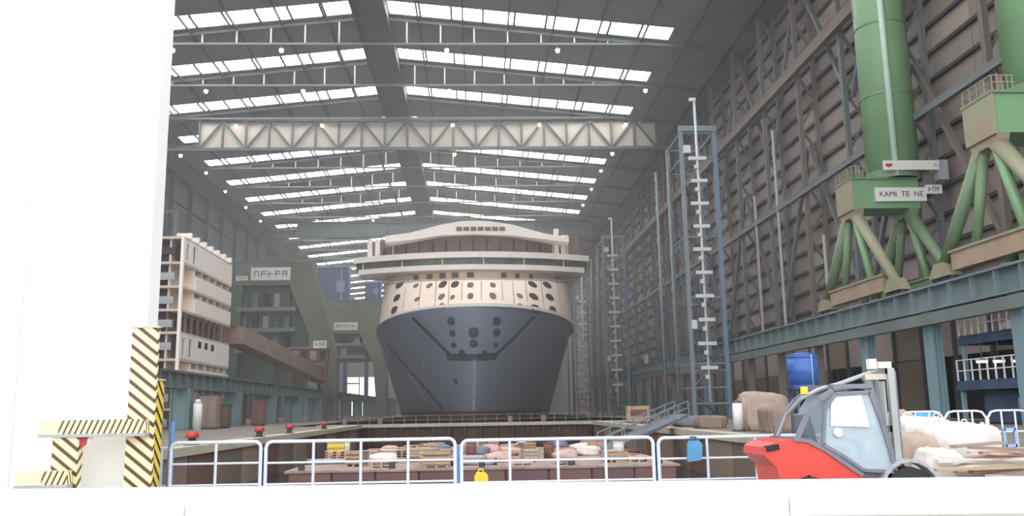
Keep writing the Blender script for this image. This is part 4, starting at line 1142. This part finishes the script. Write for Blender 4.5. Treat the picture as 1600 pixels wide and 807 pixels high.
# mast
mt = L(1382, 575)[1]; mx = L(1392, 700)[0]+.12
for y in (-.38, .38):
    MB().box(mx, mx+.1, y-.05, y+.05, .08, mt).build('mast_rail', 'grey_pale', fk); MB().box(mx+.1, mx+.16, y*.85-.04, y*.85+.04, .08, mt-.05).build('inner_mast_rail', 'forklift_grey', fk)
for z in (.5, 1.3, mt-.05): MB().box(mx, mx+.12, -.4, .4, z-.05, z+.05).build('mast_crossbar', 'grey_pale', fk)
MB().tube((mx+.08, 0, .1), (mx+.08, 0, mt-.2), .05, 10).build('lift_cylinder', 'pale_steel', fk)
MB().box(mx+.16, mx+.22, -.45, .45, .12, .6).build('fork_carriage', 'forklift_grey', fk)
for y in (-.25, .25): MB().box(mx+.2, mx+1.2, y-.06, y+.06, .06, .11).build('fork', 'forklift_grey', fk)
# roof hose run and lamps
a, b, c = L(1262, 622), L(1320, 600), L(1380, 578)
MB().path([(a[0], -.3, a[1]), (L(1290, 608)[0], -.3, L(1290, 608)[1]), (b[0], -.3, b[1]), (c[0], -.3, c[1])], .035, 8).build('roof_strut', 'grey_pale', fk)
MB().path([(rear[0][0]-.02, .35, rear[0][1]), (a[0]-.1, .2, L(1240, 650)[1]), (a[0], -.3, a[1])], .035, 8).build('rear_strut', 'grey_pale', fk)
pl = L(1378, 566); MB().box(pl[0]-.12, pl[0]-.0, -.36, -.24, pl[1]-.1, pl[1]+.06).build('work_light', 'sign_white', fk)
pl = L(1390, 558); MB().box(pl[0]-.12, pl[0]+.08, -.42, -.3, mt, mt+.1).build('mast_head', 'sign_white', fk)
pl = L(1370, 590); MB().box(pl[0]-.1, mx+.05, -.36, -.22, pl[1]-.03, pl[1]+.06).build('lamp_bracket', 'cream_shade', fk)
pl = L(1266, 616); MB().tube((pl[0], -.3, pl[1]), (pl[0], -.3, pl[1]+.12), .06, 10).build('beacon', 'yellow', fk)

# ================================================================== HALL LAMPS
def lamp(px, py, yt):
    p = at(px, py, yt)
    deep = abs(yt-187.2) < .01
    t = thing('hall_lamp', 'small round lit lamp hanging from a roof truss chord', 'lamp', (p.x, 187.8 if deep or yt == 186.9 else yt, (59.5-.35 if deep else (66.2-.35 if yt == 186.9 else CH-.19))-.95), 0, 'lamps hanging from the roof trusses')
    if yt == 186.9: t.location.y = 187.35
    inst(LM[0], 'bulb', t); inst(LM[1], 'hood', t); inst(LM[2], 'hanger', t)
LM = [MB().tube((0,0,-.4), (0,0,.1), .3, 10, .42).mesh('lamp_bulb', 'lamp_glow'), MB().tube((0,0,.1), (0,0,.4), .55, 10, .2).mesh('lamp_hood', 'rust'), MB().tube((0,0,.4), (0,0,1.0), .08, 6).mesh('lamp_hanger', 'girt')]
for yt, row in ((146.9, [(270, 74), (440, 71), (698, 68), (871, 68)]), (166.9, [(322, 137), (474, 134), (702, 131), (1008, 131)]),
        (186.9, [(368, 193), (503, 191), (707, 189), (843, 188), (978, 189)]), (187.2, [(281, 236), (710, 229), (834, 229), (957, 229)]),
        (226.9, [(322, 274), (939, 268)]), (246.9, [(352, 301), (924, 297)]), (266.9, [(384, 329), (911, 322)]), (286.9, [(407, 351), (495, 349), (583, 349)])):
    for px, py in row: lamp(px, py, yt)

# ================================================================== HALL HAZE
hz = MB().box(XL+.1, XR-.05, 58, YEND-.1, .2, 64.8).build('hall_haze', 'void')
hm = bpy.data.materials.new('haze'); hm.use_nodes = True
nt = hm.node_tree; nt.nodes.clear()
out = nt.nodes.new('ShaderNodeOutputMaterial'); vsn = nt.nodes.new('ShaderNodeVolumeScatter')
vsn.inputs['Color'].default_value = (0.95, 0.98, 1.0, 1); vsn.inputs['Density'].default_value = 0.0014; vsn.inputs['Anisotropy'].default_value = 0.2
nt.links.new(vsn.outputs[0], out.inputs['Volume'])
hz.data.materials.clear(); hz.data.materials.append(hm)
tag(hz, 'thin daylit haze hanging in the hall air', 'haze', kind='stuff')
